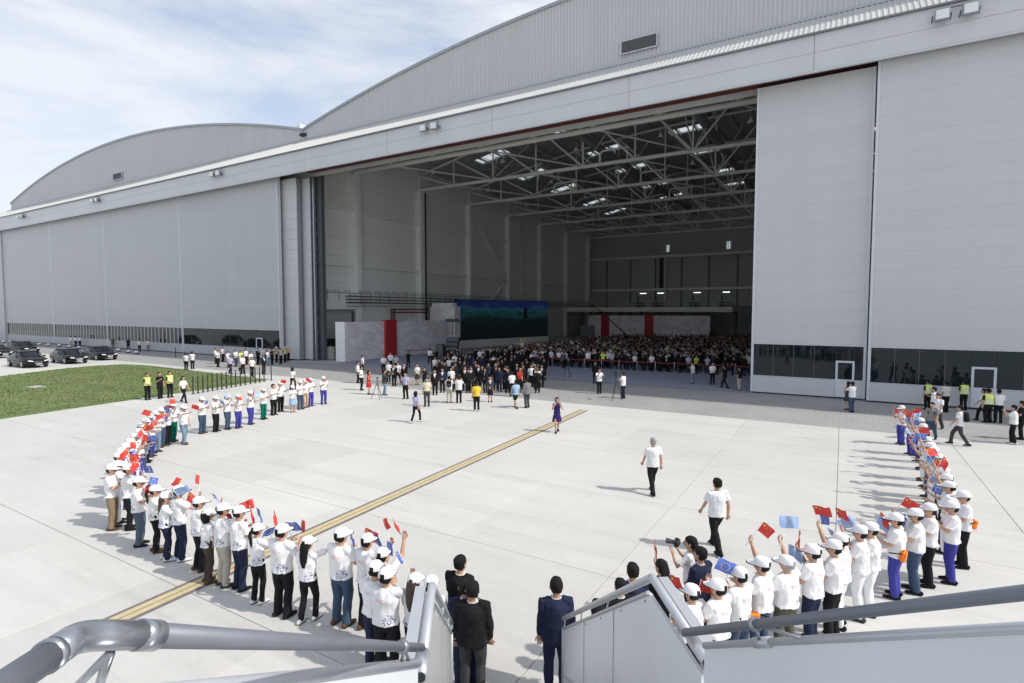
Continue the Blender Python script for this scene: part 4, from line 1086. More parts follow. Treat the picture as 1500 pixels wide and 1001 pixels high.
def hair_mesh(style):
    key = ('hair', style)
    if key in _cache: return _cache[key]
    mb = MB()
    mb.tube([(0, -.048, 1.54), (0, -.034, 1.565), (0, -.020, 1.60), (0, -.010, 1.635), (0, -.004, 1.675), (0, -.004, 1.71), (0, -.006, 1.738)],
            [(.050, .045), (.070, .066), (.079, .083), (.084, .094), (.083, .100), (.068, .085), (.032, .04)], n=16, side=(1, 0, 0))
    if style == 'long': mb.tube([(0, -.05, 1.66), (0, -.085, 1.55), (0, -.115, 1.42), (0, -.125, 1.28), (0, -.125, 1.18)], [(.075, .05), (.085, .045), (.09, .035), (.075, .028), (.04, .018)], n=12, side=(1, 0, 0), round_=True)
    if style == 'tail': mb.tube([(0, -.085, 1.65), (0, -.135, 1.63), (0, -.155, 1.54), (0, -.150, 1.40), (0, -.145, 1.30)], [.022, .028, .034, .030, .012], n=10, side=(1, 0, 0), round_=True)
    if style == 'bob': mb.tube([(0, -.02, 1.66), (0, -.03, 1.58), (0, -.03, 1.49)], [(.092, .09), (.098, .088), (.090, .075)], n=14, side=(1, 0, 0), round_=True)
    V, F = fuse(mb, .012, 2, .5, wr=.006, wf=22)
    m2 = MB(); m2.add(headscale(V), F); me = m2.mesh('hair_' + style, [M_HAIRK], True); _cache[key] = me
    return me
def cap_meshes():
    if 'cap' in _cache: return _cache['cap']
    mb = MB(); n = 20; vs = []; fs = []
    rings = [(0, 1.0), (.035, 1.0), (.066, .93), (.090, .74), (.104, .45), (.110, .12)]
    for h, q in rings:
        for j in range(n):
            t = 2 * PI * j / n
            dz = -.012 * math.sin(t) if h == 0 else 0
            vs.append((.094 * q * math.cos(t), .006 + .112 * q * math.sin(t), 1.645 + h - .006 + dz - .016 * (1 - math.sin(t)) * .5 * (1 - h / .11)))
    mi = []
    for i in range(len(rings) - 1):
        for j in range(n):
            fs.append((i * n + j, i * n + (j + 1) % n, (i + 1) * n + (j + 1) % n, (i + 1) * n + j))
            t = 2 * PI * (j + .5) / n
            mi.append(1 if (i <= 1 and math.sin(t) < -.90) else 0)
    fs.append(tuple((len(rings) - 1) * n + j for j in range(n))); mi.append(0)
    mb.add(vs, fs); mb.m = mi; mb.ell((0, .006, 1.755), (.009, .009, .006), n=6, mi=0)
    mb.v = headscale(mb.v); cap = mb.mesh('cap', [M_CLOTH['capwhite'], M_HAIRK], True)
    mb = MB(); vs = []; N = 10
    for r_, zz in ((0, 0), (.5, .004), (.86, -.002), (1.0, -.010)):
        for j in range(N + 1):
            t = PI * j / N; x = .086 * math.cos(t); y0 = .006 + .108 * math.sin(t) * 1.0
            y1 = .06 + .165 * (max(0, math.sin(t)) ** .6)
            y = y0 + (y1 - y0) * r_; vs.append((x, y, 1.635 + zz - 1.2 * x * x - .15 * (y - .1) * (y > .1)))
    M_ = N + 1; fs = []; mi = []
    for i in range(3):
        for j in range(N): fs.append((i * M_ + j, (i + 1) * M_ + j, (i + 1) * M_ + j + 1, i * M_ + j + 1)); mi.append(1 if i == 2 else 0)
    k = len(vs); vs2 = [(x, y, z - .006) for x, y, z in vs]; fs2 = [tuple(a + k for a in reversed(f_)) for f_ in fs]
    rim = [(3 * M_ + j, 3 * M_ + j + k, 3 * M_ + j + 1 + k, 3 * M_ + j + 1) for j in range(N)]
    mb.add(vs + vs2, fs + fs2 + rim); mb.m = mi + [1] * (len(fs2) + len(rim))
    mb.v = [(x * 1.11, .005 + (y - .005) * 1.11, 1.49 + (z - 1.49) * 1.11) for x, y, z in mb.v]; brim = mb.mesh('brim', [M_CLOTH['capwhite'], M_CLOTH['capnavy']], True)
    _cache['cap'] = (cap, brim); return _cache['cap']

CL = dict(white=(.74, .745, .76), capwhite=(.78, .78, .79), capnavy=(.03, .035, .07), offwhite=(.62, .61, .58), black=(.012, .012, .014), navy=(.018, .024, .055), royal=(.055, .055, .30), green=(.0, .13, .095),
          jeans=(.055, .085, .14), ljeans=(.17, .24, .32), greyblue=(.085, .11, .15), grey=(.20, .20, .21), dgrey=(.055, .057, .062), khaki=(.26, .19, .12), beige=(.42, .39, .32), tan=(.50, .36, .25), brown=(.065, .048, .04), lilac=(.42, .42, .58),
          lblue=(.28, .42, .60), yellow=(.80, .52, .05), red=(.42, .035, .03), pink=(.6, .35, .35), vest=(.62, .75, .13), ovest=(.75, .33, .12), camo=(.11, .12, .08), indigo=(.03, .02, .12), cream=(.62, .56, .42), orange=(.85, .20, .03), shoewhite=(.7, .7, .7), shoebrown=(.12, .06, .03), olive=(.11, .10, .075), teewhite=(.77, .77, .78))
M_CLOTH = {k: mat('cloth_' + k, v, .88, var=.05, scale=14, spec=.2, obj_rand=.06) for k, v in CL.items()}
# printed event T-shirt: pink script between the shoulders, navy line drawing low on the right of the back
def tee_print():
    m = M_CLOTH['teewhite']; n, l = m.node_tree.nodes, m.node_tree.links; b = n['Principled BSDF']
    src = b.inputs['Base Color'].links[0].from_socket
    tc = n.new('ShaderNodeTexCoord'); sp_ = n.new('ShaderNodeSeparateXYZ'); l.new(tc.outputs['Object'], sp_.inputs[0])
    def M_(op, a, c=None, d=None):
        x = n.new('ShaderNodeMath'); x.operation = op
        for i, q in enumerate((a, c, d)):
            if q is None: continue
            if isinstance(q, (int, float)): x.inputs[i].default_value = q
            else: l.new(q, x.inputs[i])
        return x.outputs[0]
    X, Y, Z = sp_.outputs
    back = M_('LESS_THAN', Y, -.03)
    def ellm(cx, cz, rx, rz):
        a = M_('DIVIDE', M_('SUBTRACT', X, cx), rx); c = M_('DIVIDE', M_('SUBTRACT', Z, cz), rz)
        return M_('LESS_THAN', M_('ADD', M_('MULTIPLY', a, a), M_('MULTIPLY', c, c)), 1.0)
    mp = n.new('ShaderNodeMapping'); mp.inputs['Scale'].default_value = (1, 0, 1); l.new(tc.outputs['Object'], mp.inputs['Vector'])
    vo = n.new('ShaderNodeTexVoronoi'); vo.feature = 'DISTANCE_TO_EDGE'; vo.inputs['Scale'].default_value = 24; l.new(mp.outputs['Vector'], vo.inputs['Vector'])
    nz = n.new('ShaderNodeTexNoise'); nz.inputs['Scale'].default_value = 22; l.new(mp.outputs['Vector'], nz.inputs['Vector'])
    lines = M_('MULTIPLY', M_('LESS_THAN', vo.outputs['Distance'], .085), M_('GREATER_THAN', nz.outputs['Fac'], .44))
    f1 = M_('MULTIPLY', M_('MULTIPLY', ellm(.085, 1.00, .085, .085), lines), back)
    mp2 = n.new('ShaderNodeMapping'); mp2.inputs['Scale'].default_value = (1, 0, 3.0); l.new(tc.outputs['Object'], mp2.inputs['Vector'])
    n2 = n.new('ShaderNodeTexNoise'); n2.inputs['Scale'].default_value = 30; n2.inputs['Detail'].default_value = 3; l.new(mp2.outputs['Vector'], n2.inputs['Vector'])
    f2 = M_('MULTIPLY', M_('MULTIPLY', ellm(0.0, 1.30, .10, .028), M_('GREATER_THAN', n2.outputs['Fac'], .50)), back)
    a = n.new('ShaderNodeMixRGB'); a.inputs['Color2'].default_value = (.05, .06, .22, 1); l.new(f1, a.inputs['Fac']); l.new(src, a.inputs['Color1'])
    c = n.new('ShaderNodeMixRGB'); c.inputs['Color2'].default_value = (.62, .22, .28, 1); l.new(M_('MULTIPLY', f2, .75), c.inputs['Fac']); l.new(a.outputs[0], c.inputs['Color1'])
    l.new(c.outputs[0], b.inputs['Base Color'])
tee_print()

def setm(o, i, m):
    if i < len(o.material_slots):
        o.material_slots[i].link = 'OBJECT'; o.material_slots[i].material = m
HAIRM = dict(k=M_HAIRK, b=mat('hair_brown', (.045, .022, .015), .5), g=mat('hair_grey', (.28, .28, .29), .6))
GROUP_CAPS = None
def person(p, h, face, sex='m', pose='down', top='tee', tc='teewhite', bottom='trousers', bc='black', hair='short', hc='k', cap=False, label='', group=None, lod='mid', shoes='black', vest=None, tie='navy', fat=1.0, under='white'):
    """p = ground point, face = direction the person looks (radians, 0 = +X)"""
    s = h / (1.770 if not cap else 1.790)
    t = thing('person', label, 'person', (p[0], p[1], p[2] if len(p) > 2 else 0), face - PI / 2, group, (s * fat * 1.05, s * fat * 1.05, s))
    link('body', body_mesh(sex, pose, lod), t)
    o = link({'tee': 't_shirt', 'loose': 'shirt', 'shirt': 'shirt', 'jacket': 'jacket', 'dress': 'dress', 'vest': 'vest'}[top], top_mesh(top, sex, pose, lod), t)
    setm(o, 0, M_CLOTH[tc])
    if top == 'jacket': setm(o, 2, M_CLOTH[tie]); setm(o, 1, M_CLOTH[under])
    if vest: v = link('vest', top_mesh('vest', sex, pose, lod), t); setm(v, 0, M_CLOTH[vest])
    if bottom and top != 'dress':
        o = link({'trousers': 'trousers', 'skirt': 'skirt', 'shorts': 'shorts'}[bottom], bottom_mesh(bottom, sex, pose, lod), t); setm(o, 0, M_CLOTH[bc])
    for sd in ('RL', 'LL'): o = link('shoe', shoe_mesh(sex, pose, sd), t); setm(o, 0, M_CLOTH[shoes])
    if hair: o = link('hair', hair_mesh(hair), t); setm(o, 0, HAIRM[hc])
    if cap:
        c, b = cap_meshes(); o = link('cap', c, t); link('brim', b, o); setm(o, 1, HAIRM[hc])
    return t, s, sex, pose

# ------------------------------------------------------------------ hand flags
M_FR = mat('flag_red', (.62, .045, .04), .7, obj_rand=.08); M_FB = mat('flag_blue', (.09, .16, .52), .7, obj_rand=.15); M_FL = mat('flag_pale', (.30, .44, .75), .7, obj_rand=.1); M_STAR = mat('flag_star', (.80, .62, .06), .6)
M_POLE = mat('flag_stick', (.75, .75, .75), .5)
def wave(u, v, k): return .018 * math.sin(u * 22 + k * 2.1) * (u / .28) ** .6 + .012 * math.sin(v * 16 + k) + .01 * math.sin(u * 40 + v * 9 + k * 3) * (u / .28)
def flag_mesh(kind, k):
    W_, H_ = .29, .20; nu, nv = 12, 8; vs = []; fs = []
    for j in range(nv + 1):
        for i in range(nu + 1):
            u, v = W_ * i / nu, H_ * j / nv; vs.append((u * (1 - .12 * (k % 3)), wave(u, v, k), v - .14 * (u / W_) ** 1.6 * (k % 3) * .5))
    n_ = nu + 1; m_ = len(vs); vs += [(x, y + .0015, z) for x, y, z in vs]
    for j in range(nv):
        for i in range(nu):
            a = j * n_ + i; fs.append((a, a + 1, a + 1 + n_, a + n_)); fs.append((a + m_ + n_, a + m_ + n_ + 1, a + m_ + 1, a + m_))
    mb = MB(); mb.add(vs, fs); cloth = mb.mesh('flag_cloth', [M_FR if kind == 'r' else M_FB], True)
    st = MB()
    def star(cx, cy, r_, rot=0):
        for sgn in (-.0025, .004):
            q = []
            for a in range(10):
                t = PI / 2 + a * PI / 5 + rot; rr = r_ if a % 2 == 0 else r_ * .40
                u, v = cx + rr * math.cos(t), cy + rr * math.sin(t); q.append((u * (1 - .12 * (k % 3)), wave(u, v, k) + sgn, v - .14 * (max(u, 0) / W_) ** 1.6 * (k % 3) * .5))
            st.add(q, [tuple(range(10))])
    if kind == 'r':
        star(.05, .15, .032)
        for x, y in ((.10, .18), (.12, .16), (.12, .13), (.10, .11)): star(x, y, .011, .4)
    else:
        for a in range(12): star(.15 + .062 * math.cos(a * PI / 6), .10 + .062 * math.sin(a * PI / 6), .013)
    return cloth, st.mesh('stars', [M_STAR])
FLM = {(kd, k): flag_mesh(kd, k) for kd in 'rb' for k in range(4)}
FLP = MB().tube([(0, 0, -.16), (0, 0, .40)], .0055, n=6).mesh('flag_stick', [M_POLE])
fcount = 0
def flag(pr, kind, desc, side='R', lift=.0, tilt=None):
    """hand flag held by the person pr = (root, scale, sex, pose)"""
    global fcount
    fcount += 1
    t, s, sex, pose = pr
    S, E_, W_, d_ = skel(sex, pose)[side]
    hp = W_ + d_ * .10
    rz = t.rotation_euler.z; c_, s_ = math.cos(rz), math.sin(rz); q = Vector((c_ * hp.x - s_ * hp.y, s_ * hp.x + c_ * hp.y, hp.z)) * s + t.location
    col = 'red flag with yellow stars' if kind == 'r' else 'blue flag with star ring'
    o = thing('hand_flag', 'small %s held by %s' % (col, desc), 'flag', q, 0, 'small red and blue flags waved by the welcome lines')
    tx, ty = (rnd.uniform(-.55, .55), rnd.uniform(-.5, .5)) if tilt is None else tilt
    o.rotation_euler = (tx, ty, rnd.uniform(-2.2, .4) + YAW)
    k = rnd.randrange(4); cl, stv = FLM[('r' if kind == 'r' else 'b', k)]
    link('stick', FLP, o); c = link('cloth', cl, o, (0.004, 0, .19)); link('stars', stv, c)
    if kind == 'b' and rnd.random() < .45: setm(c, 0, M_FL)
    return o
def face_to(p, q): return math.atan2(q[1] - p[1], q[0] - p[0])
CEN = (-11.0, 17.5)

# ================================================================== WHO STANDS WHERE (head-top pixel, height)
# --- near left arc of capped volunteers, seen from behind
GW = 'volunteers in white caps lining the welcome arc'
def arc(rows, lod, cen, dflt_pose='hold', grp=GW):
    for row in rows:
        x, y, h, sex, pose, bot, bc, hair, hc, flags, desc = row[:11]
        ex = row[11] if len(row) > 11 else {}
        p = at_z(x, y, h)
        if p.y < 5.9 and False: p.y = 5.9
        f = face_to((p.x, p.y), cen) + rnd.uniform(-.16, .16)
        pr = person((p.x, p.y), h, f, sex, pose, ex.get('top', 'tee'), ex.get('tc', 'teewhite'), bot, bc, hair, hc, ex.get('cap', True), desc, grp, lod, ex.get('shoes', rnd.choice(['black', 'black', 'shoebrown', 'dgrey'])), fat=ex.get('fat', rnd.uniform(1.0, 1.10)))
        if lod == 'near' and len(flags) == 1 and pose in ('raise', 'clap', 'hold') and rnd.random() < .5: flags += 'b' if flags == 'r' else 'r'
        for i, kd in enumerate(flags):
            flag(pr, kd, desc, 'R' if i % 2 == 0 else 'L', tilt=None)
        if 'bag' in ex: pouch(pr, desc, ex['bag'])
m_or = M_CLOTH['orange']
def pouch(pr, desc, where):
    t, s, sex, pose = pr; rz = t.rotation_euler.z; q = Vector((math.cos(rz) * where[0] - math.sin(rz) * where[1], math.sin(rz) * where[0] + math.cos(rz) * where[1], where[2])) * s + t.location
    o = thing('waist_pouch', 'orange pouch worn by %s' % desc, 'pouch', q, rz + where[3])
    MB().bevbox((-.12, -.05, -.11), (.12, .05, .10), .03).obj('bag_body', m_or, o); MB().bevbox((-.10, -.062, .0), (.10, -.045, .08), .005).obj('bag_flap', m_or, o)
    MB().tube([(-.12, 0, .07), (-.2, .08, .08), (-.26, .2, .08)], .012, n=6).tube([(.12, 0, .07), (.2, .08, .08), (.24, .2, .08)], .012, n=6).obj('strap', M_CLOTH['black'], o)
arc([
 (162, 679, 1.74, 'm', 'hold', 'trousers', 'khaki', 'short', 'k', '', 'man in khaki trousers at left bend', dict(shoes='shoebrown')),
 (171, 674, 1.70, 'm', 'raise', 'trousers', 'white', 'short', 'k', 'r', 'capped man hidden behind the khaki trousers', {}),
 (187, 679, 1.74, 'm', 'raise', 'trousers', 'black', 'short', 'k', 'rb', 'black-trousered man right of the khaki one', {}),
 (202, 697, 1.72, 'm', 'hold', 'trousers', 'greyblue', 'short', 'k', 'b', 'man in slate jeans at the left bend', {}),
 (226, 710, 1.62, 'f', 'raise', 'trousers', 'black', 'tail', 'k', 'r', 'woman with black ponytail beside slate jeans', dict(shoes='shoebrown')),
 (242, 720, 1.60, 'f', 'raise', 'trousers', 'navy', 'long', 'b', 'b', 'woman with loose brown hair, left arc', dict(shoes='shoewhite')),
 (261, 710, 1.76, 'm', 'raise', 'trousers', 'navy', 'short', 'k', 'r', 'tall man right of the brown-haired woman', dict(shoes='shoewhite')),
 (290, 727, 1.66, 'm', 'raise', 'trousers', 'black', 'short', 'k', 'b', 'slim black-trousered volunteer with white bag', {}),
 (303, 745, 1.58, 'f', 'hold', 'trousers', 'brown', 'bob', 'k', 'r', 'woman in brown trousers, left arc', dict(shoes='shoebrown')),
 (325, 736, 1.76, 'm', 'hold', 'trousers', 'beige', 'short', 'k', 'r', 'man in beige trousers, left arc', dict(shoes='dgrey')),
 (349, 740, 1.76, 'm', 'hold', 'trousers', 'navy', 'short', 'k', 'b', 'man right of the beige trousers', {}),
 (376, 766, 1.60, 'f', 'raise', 'trousers', 'black', 'tail', 'k', 'r', 'woman with long ponytail and white shoes', dict(shoes='shoewhite')),
 (412, 767, 1.76, 'm', 'clap', 'trousers', 'black', 'short', 'k', 'r', 'broad man in black trousers by yellow line', dict(fat=1.12)),
 (450, 785, 1.60, 'f', 'point', 'trousers', 'black', 'long', 'k', '', 'woman with black hair and outstretched arm', dict(shoes='shoewhite')),
 (499, 772.5, 1.80, 'm', 'hold', 'trousers', 'jeans', 'short', 'k', 'r', 'broad man in blue jeans, centre left', dict(fat=1.14, shoes='shoebrown')),
 (537, 780.5, 1.76, 'm', 'raise', 'trousers', 'black', 'short', 'k', 'r', 'man behind the blue jeans to his right', {}),
 (559, 801, 1.74, 'm', 'high', 'trousers', 'black', 'short', 'k', 'rb', 'man raising flags behind two others', {}),
 (549, 821, 1.72, 'm', 'hold', 'trousers', 'navy', 'short', 'k', '', 'left man of the close pair by stairs', {}),
 (565, 830.7, 1.74, 'm', 'raise', 'trousers', 'black', 'short', 'k', 'b', 'front man of the close pair by stairs', dict(fat=1.1)),
 (607, 839, 1.64, 'f', 'hold', 'trousers', 'black', 'long', 'b', '', 'long-haired woman left of the stair rail', {}),
 (631, 842.7, 1.72, 'm', 'fold', 'trousers', 'black', 'short', 'k', '', 'man half hidden by the left stair rail', {}),
], 'near', (-9, 16.5))
# --- dense left bend seen from the side, many flags
dense = [(173, 662, 'white'), (178, 655, 'royal'), (184, 648, 'white'), (190, 641, 'royal'), (197, 634, 'white'), (203, 627, 'royal'), (206, 619, 'jeans'), (213, 612, 'black'), (220, 606, 'royal'), (227, 601, 'ljeans'), (235, 597, 'jeans'), (243, 594, 'black')]
arc([(x, y, 1.66 + .1 * rnd.random(), rnd.choice('mmf'), rnd.choice(['raise', 'high', 'clap', 'raise']), 'trousers', bc, 'short', 'k', rnd.choice(['rb', 'br', 'rb', 'rb', 'r']), '%s volunteer of the packed left bend' % ORD[i]) for i, (x, y, bc) in enumerate(dense)], 'mid', (-10, 18))
# --- far left row, facing the middle
arc([
 (252, 589, 1.74, 'm', 'raise', 'trousers', 'green', 'short', 'k', 'r', 'green-trousered man nearest the packed bend', {}),
 (268, 593, 1.70, 'm', 'point', 'trousers', 'ljeans', 'short', 'k', 'r', 'man in pale jeans stretching one arm', {}),
 (295, 580.7, 1.74, 'm', 'clap', 'trousers', 'jeans', 'short', 'k', 'b', 'man in dark jeans after pale jeans', dict(shoes='shoebrown')),
 (315, 579.4, 1.72, 'm', 'hold', 'trousers', 'black', 'short', 'k', 'b', 'man in black trousers, far left row', {}),
 (332, 577, 1.72, 'm', 'raise', 'trousers', 'jeans', 'short', 'k', 'b', 'man in jeans before the royal blue pair', {}),
 (348, 577, 1.68, 'm', 'hold', 'trousers', 'royal', 'short', 'k', 'r', 'left one of the royal blue pair', {}),
 (366, 572, 1.72, 'm', 'raise', 'trousers', 'royal', 'short', 'k', 'rb', 'right one of the royal blue pair', {}),
 (385, 568, 1.68, 'm', 'clap', 'trousers', 'green', 'short', 'k', 'r', 'green-trousered man by the lawn tip', {}),
 (400, 562.5, 1.72, 'm', 'hold', 'trousers', 'black', 'short', 'k', '', 'bare-headed man right of green trousers', dict(cap=False)),
 (410, 558.5, 1.74, 'm', 'raise', 'trousers', 'black', 'short', 'k', 'r', 'black-trousered man with red flag, far row', {}),
 (428, 564, 1.55, 'f', 'hold', 'skirt', 'lblue', 'short', 'k', '', 'small woman in light blue skirt', dict(shoes='tan')),
 (439, 556.6, 1.72, 'm', 'hold', 'trousers', 'jeans', 'short', 'k', '', 'dark jeans man right of blue skirt', {}),
 (447, 555.4, 1.70, 'f', 'raise', 'trousers', 'tan', 'short', 'k', 'r', 'volunteer in tan trousers, far row', {}),
 (454.5, 553.3, 1.72, 'm', 'hold', 'trousers', 'royal', 'short', 'k', '', 'royal blue trousers next to tan ones', {}),
 (473.4, 550.8, 1.74, 'm', 'hold', 'trousers', 'royal', 'short', 'k', 'r', 'last man of the far left row', {}),
], 'mid', (-12, 20))
# --- near right arc seen from behind
arc([
 (1014.6, 855, 1.66, 'm', 'clap', 'trousers', 'black', 'short', 'k', 'r', 'first capped man beside the right stair board', {}),
 (1053, 847, 1.72, 'm', 'raise', 'trousers', 'navy', 'short', 'k', 'b', 'second capped man from right stair board', dict(fat=1.1)),
 (1085, 830, 1.72, 'm', 'clap', 'trousers', 'jeans', 'short', 'k', 'b', 'jeans man with orange pouch near stairs', dict(bag=(.17, -.10, .93, 2.6))),
 (1117.4, 814.6, 1.74, 'm', 'high', 'trousers', 'jeans', 'short', 'k', 'r', 'man raising flag over the stair rail', {}),
 (1154, 813, 1.68, 'm', 'high', 'trousers', 'olive', 'short', 'g', 'b', 'grey-haired man in olive trousers', dict(fat=1.14)),
 (1192, 796.4, 1.76, 'm', 'raise', 'trousers', 'navy', 'short', 'k', 'r', 'man with red collar right of olive trousers', dict(fat=1.08)),
 (1223.5, 789.6, 1.78, 'm', 'high', 'trousers', 'black', 'short', 'k', 'r', 'black-trousered man before the white suits', {}),
 (1233, 779.5, 1.74, 'm', 'raise', 'trousers', 'white', 'short', 'k', 'b', 'first in all white, right arc', dict(shoes='black')),
 (1261.4, 768, 1.78, 'm', 'raise', 'trousers', 'white', 'short', 'k', 'rb', 'second in all white, right arc', {}),
 (1277, 763.5, 1.78, 'm', 'hold', 'trousers', 'white', 'short', 'k', 'b', 'third in all white, right arc', {}),
 (1314.7, 751, 1.72, 'm', 'hold', 'trousers', 'royal', 'short', 'k', 'rb', 'royal blue trousers with orange pouch', dict(bag=(-.13, -.14, .97, .0), fat=1.06)),
 (1343, 744, 1.74, 'm', 'raise', 'trousers', 'jeans', 'short', 'k', 'r', 'jeans man between royal and black trousers', {}),
 (1363, 736, 1.76, 'm', 'hold', 'trousers', 'black', 'short', 'k', 'b', 'black-trousered man left of royal blue', {}),
 (1396, 732.6, 1.76, 'm', 'clap', 'trousers', 'royal', 'short', 'k', 'r', 'royal blue trousers at right bend', {}),
 (1413, 718, 1.74, 'm', 'hold', 'trousers', 'black', 'short', 'k', '', 'outermost right man with orange pouch', dict(bag=(.06, -.19, 1.02, .2))),
], 'near', (-12, 14.5))
rightcol = [(1321.5, 593.5, 'royal'), (1337, 604, 'royal'), (1349, 611.5, 'royal'), (1353, 620, 'black'), (1356, 629, 'white'), (1359, 639, 'white'), (1364, 647, 'jeans'), (1369, 654, 'white'), (1374, 663, 'white'), (1380, 674, 'black'), (1384, 684, 'white'), (1388, 693, 'black'), (1392, 704, 'white')]
arc([(x, y, 1.68 + .08 * rnd.random(), 'm', rnd.choice(['raise', 'high', 'clap', 'raise']), 'trousers', bc, 'short', 'k', rnd.choice(['rb', 'rb', 'br', 'rb', 'r', 'b']), '%s volunteer from far end, right column' % ORD[i]) for i, (x, y, bc) in enumerate(rightcol)], 'mid', (-14, 20))

# --- suits and photographers at the foot of the stairs
def one(x, y, h, look, desc, grp=None, lod='mid', **k):
    p = at_z(x, y, h)
    f = look if not isinstance(look, tuple) else face_to((p.x, p.y), look)
    return person((p.x, p.y), h, f, label=desc, group=grp, lod=lod, **k)
GS = 'dark suited people waiting at the foot of the stairs'
FWD = PI / 2 + YAW
one(815, 845, 1.78, FWD, 'man in navy suit standing alone at the stair foot', GS, 'near', top='jacket', tc='navy', bc='navy', pose='down')
one(674, 813, 1.76, FWD - .5, 'hindmost man in black suit left of the stair foot', GS, 'near', top='jacket', tc='black', bc='black', pose='fold', fat=1.05)
one(681, 848, 1.70, FWD - .1, 'man in blue suit hidden behind the black jacket', GS, 'near', top='jacket', tc='navy', bc='navy', pose='fold')
one(692, 851, 1.74, FWD - .1, 'man in black jacket and grey trousers beside left stair board', GS, 'near', top='jacket', tc='black', bc='dgrey', pose='down', fat=1.1)
one(927, 824, 1.76, FWD + .1, 'man in dark blue suit behind the right stair board', GS, 'near', top='jacket', tc='navy', bc='navy', pose='fold')
one(909, 847, 1.66, FWD + .2, 'shorter dark-haired man before the blue suit, right board', GS, 'near', top='jacket', tc='black', bc='black', pose='fold')
one(874.6, 877.6, 1.58, FWD + .2, 'low dark head just above the right stair board', GS, 'near', sex='f', top='shirt', tc='white', bc='black', pose='fold', hair='bob')
pr = one(969, 819, 1.66, FWD + .5, 'black-haired woman in black with red flag', GS, 'near', sex='f', top='loose', tc='black', bc='black', pose='raise', hair='long'); flag(pr, 'r', 'the black-haired woman in black')
pr_cam = one(1012.4, 785, 1.66, FWD + 1.0, 'long-haired woman photographer holding a black camera', None, 'near', sex='f', top='loose', tc='white', bc='black', pose='photo', hair='long')
pr = one(1027, 800.6, 1.72, FWD + .6, 'man in dark suit behind the woman photographer', GS, 'near', top='jacket', tc='navy', bc='navy', pose='fold')
flag(pr, 'r', 'the suited man behind the photographer')

# camera things
def cam_thing(pr, lab, big=1.0):
    t, s, sex, pose = pr; rz = t.rotation_euler.z
    q = Vector((0, .27, 1.57)); q = Vector((math.cos(rz) * q.x - math.sin(rz) * q.y, math.sin(rz) * q.x + math.cos(rz) * q.y, q.z)) * s + t.location
    o = thing('camera', lab, 'camera', q, rz, None, big)
    MB().bevbox((-.075, -.04, -.05), (.075, .03, .05), .012).bevbox((-.03, -.035, .05), (.03, .03, .075), .008).obj('camera_body', M_SEAL, o)
    MB().tube([(0, .03, 0), (0, .10, 0), (0, .105, 0), (0, .17, 0)], [.035, .035, .042, .042], n=12).obj('lens', M_DARKST, o)
cam_thing(pr_cam, 'black camera held up by the long-haired woman photographer', 1.15)

# --- people walking about on the apron
one(957, 641, 1.76, FWD + .15, 'grey-haired man in white shirt walking away, centre right', None, 'near', top='loose', tc='white', bc='black', pose='walk', hc='g')
one(1051, 700, 1.76, FWD + .2, 'man in white shirt walking behind the grey-haired one', None, 'near', top='loose', tc='white', bc='black', pose='walk', fat=1.05)
one(816, 582, 1.66, FWD + PI + .1, 'woman in indigo dress with raised hands on the yellow line', None, 'near', sex='f', top='dress', tc='indigo', pose='cheek', hair='bob', shoes='black')
one(609, 573, 1.62, FWD - .4, 'short-haired woman in lilac shirt walking alone before the crowd', None, 'mid', sex='f', top='shirt', tc='lilac', bc='black', pose='walk', hair='bob', shoes='shoewhite')
one(698, 559, 1.70, FWD + .1, 'person in bright yellow shirt seen from behind', None, 'mid', top='tee', tc='yellow', bc='black', pose='phone', shoes='shoewhite')
GM = 'press and guests around the procession'
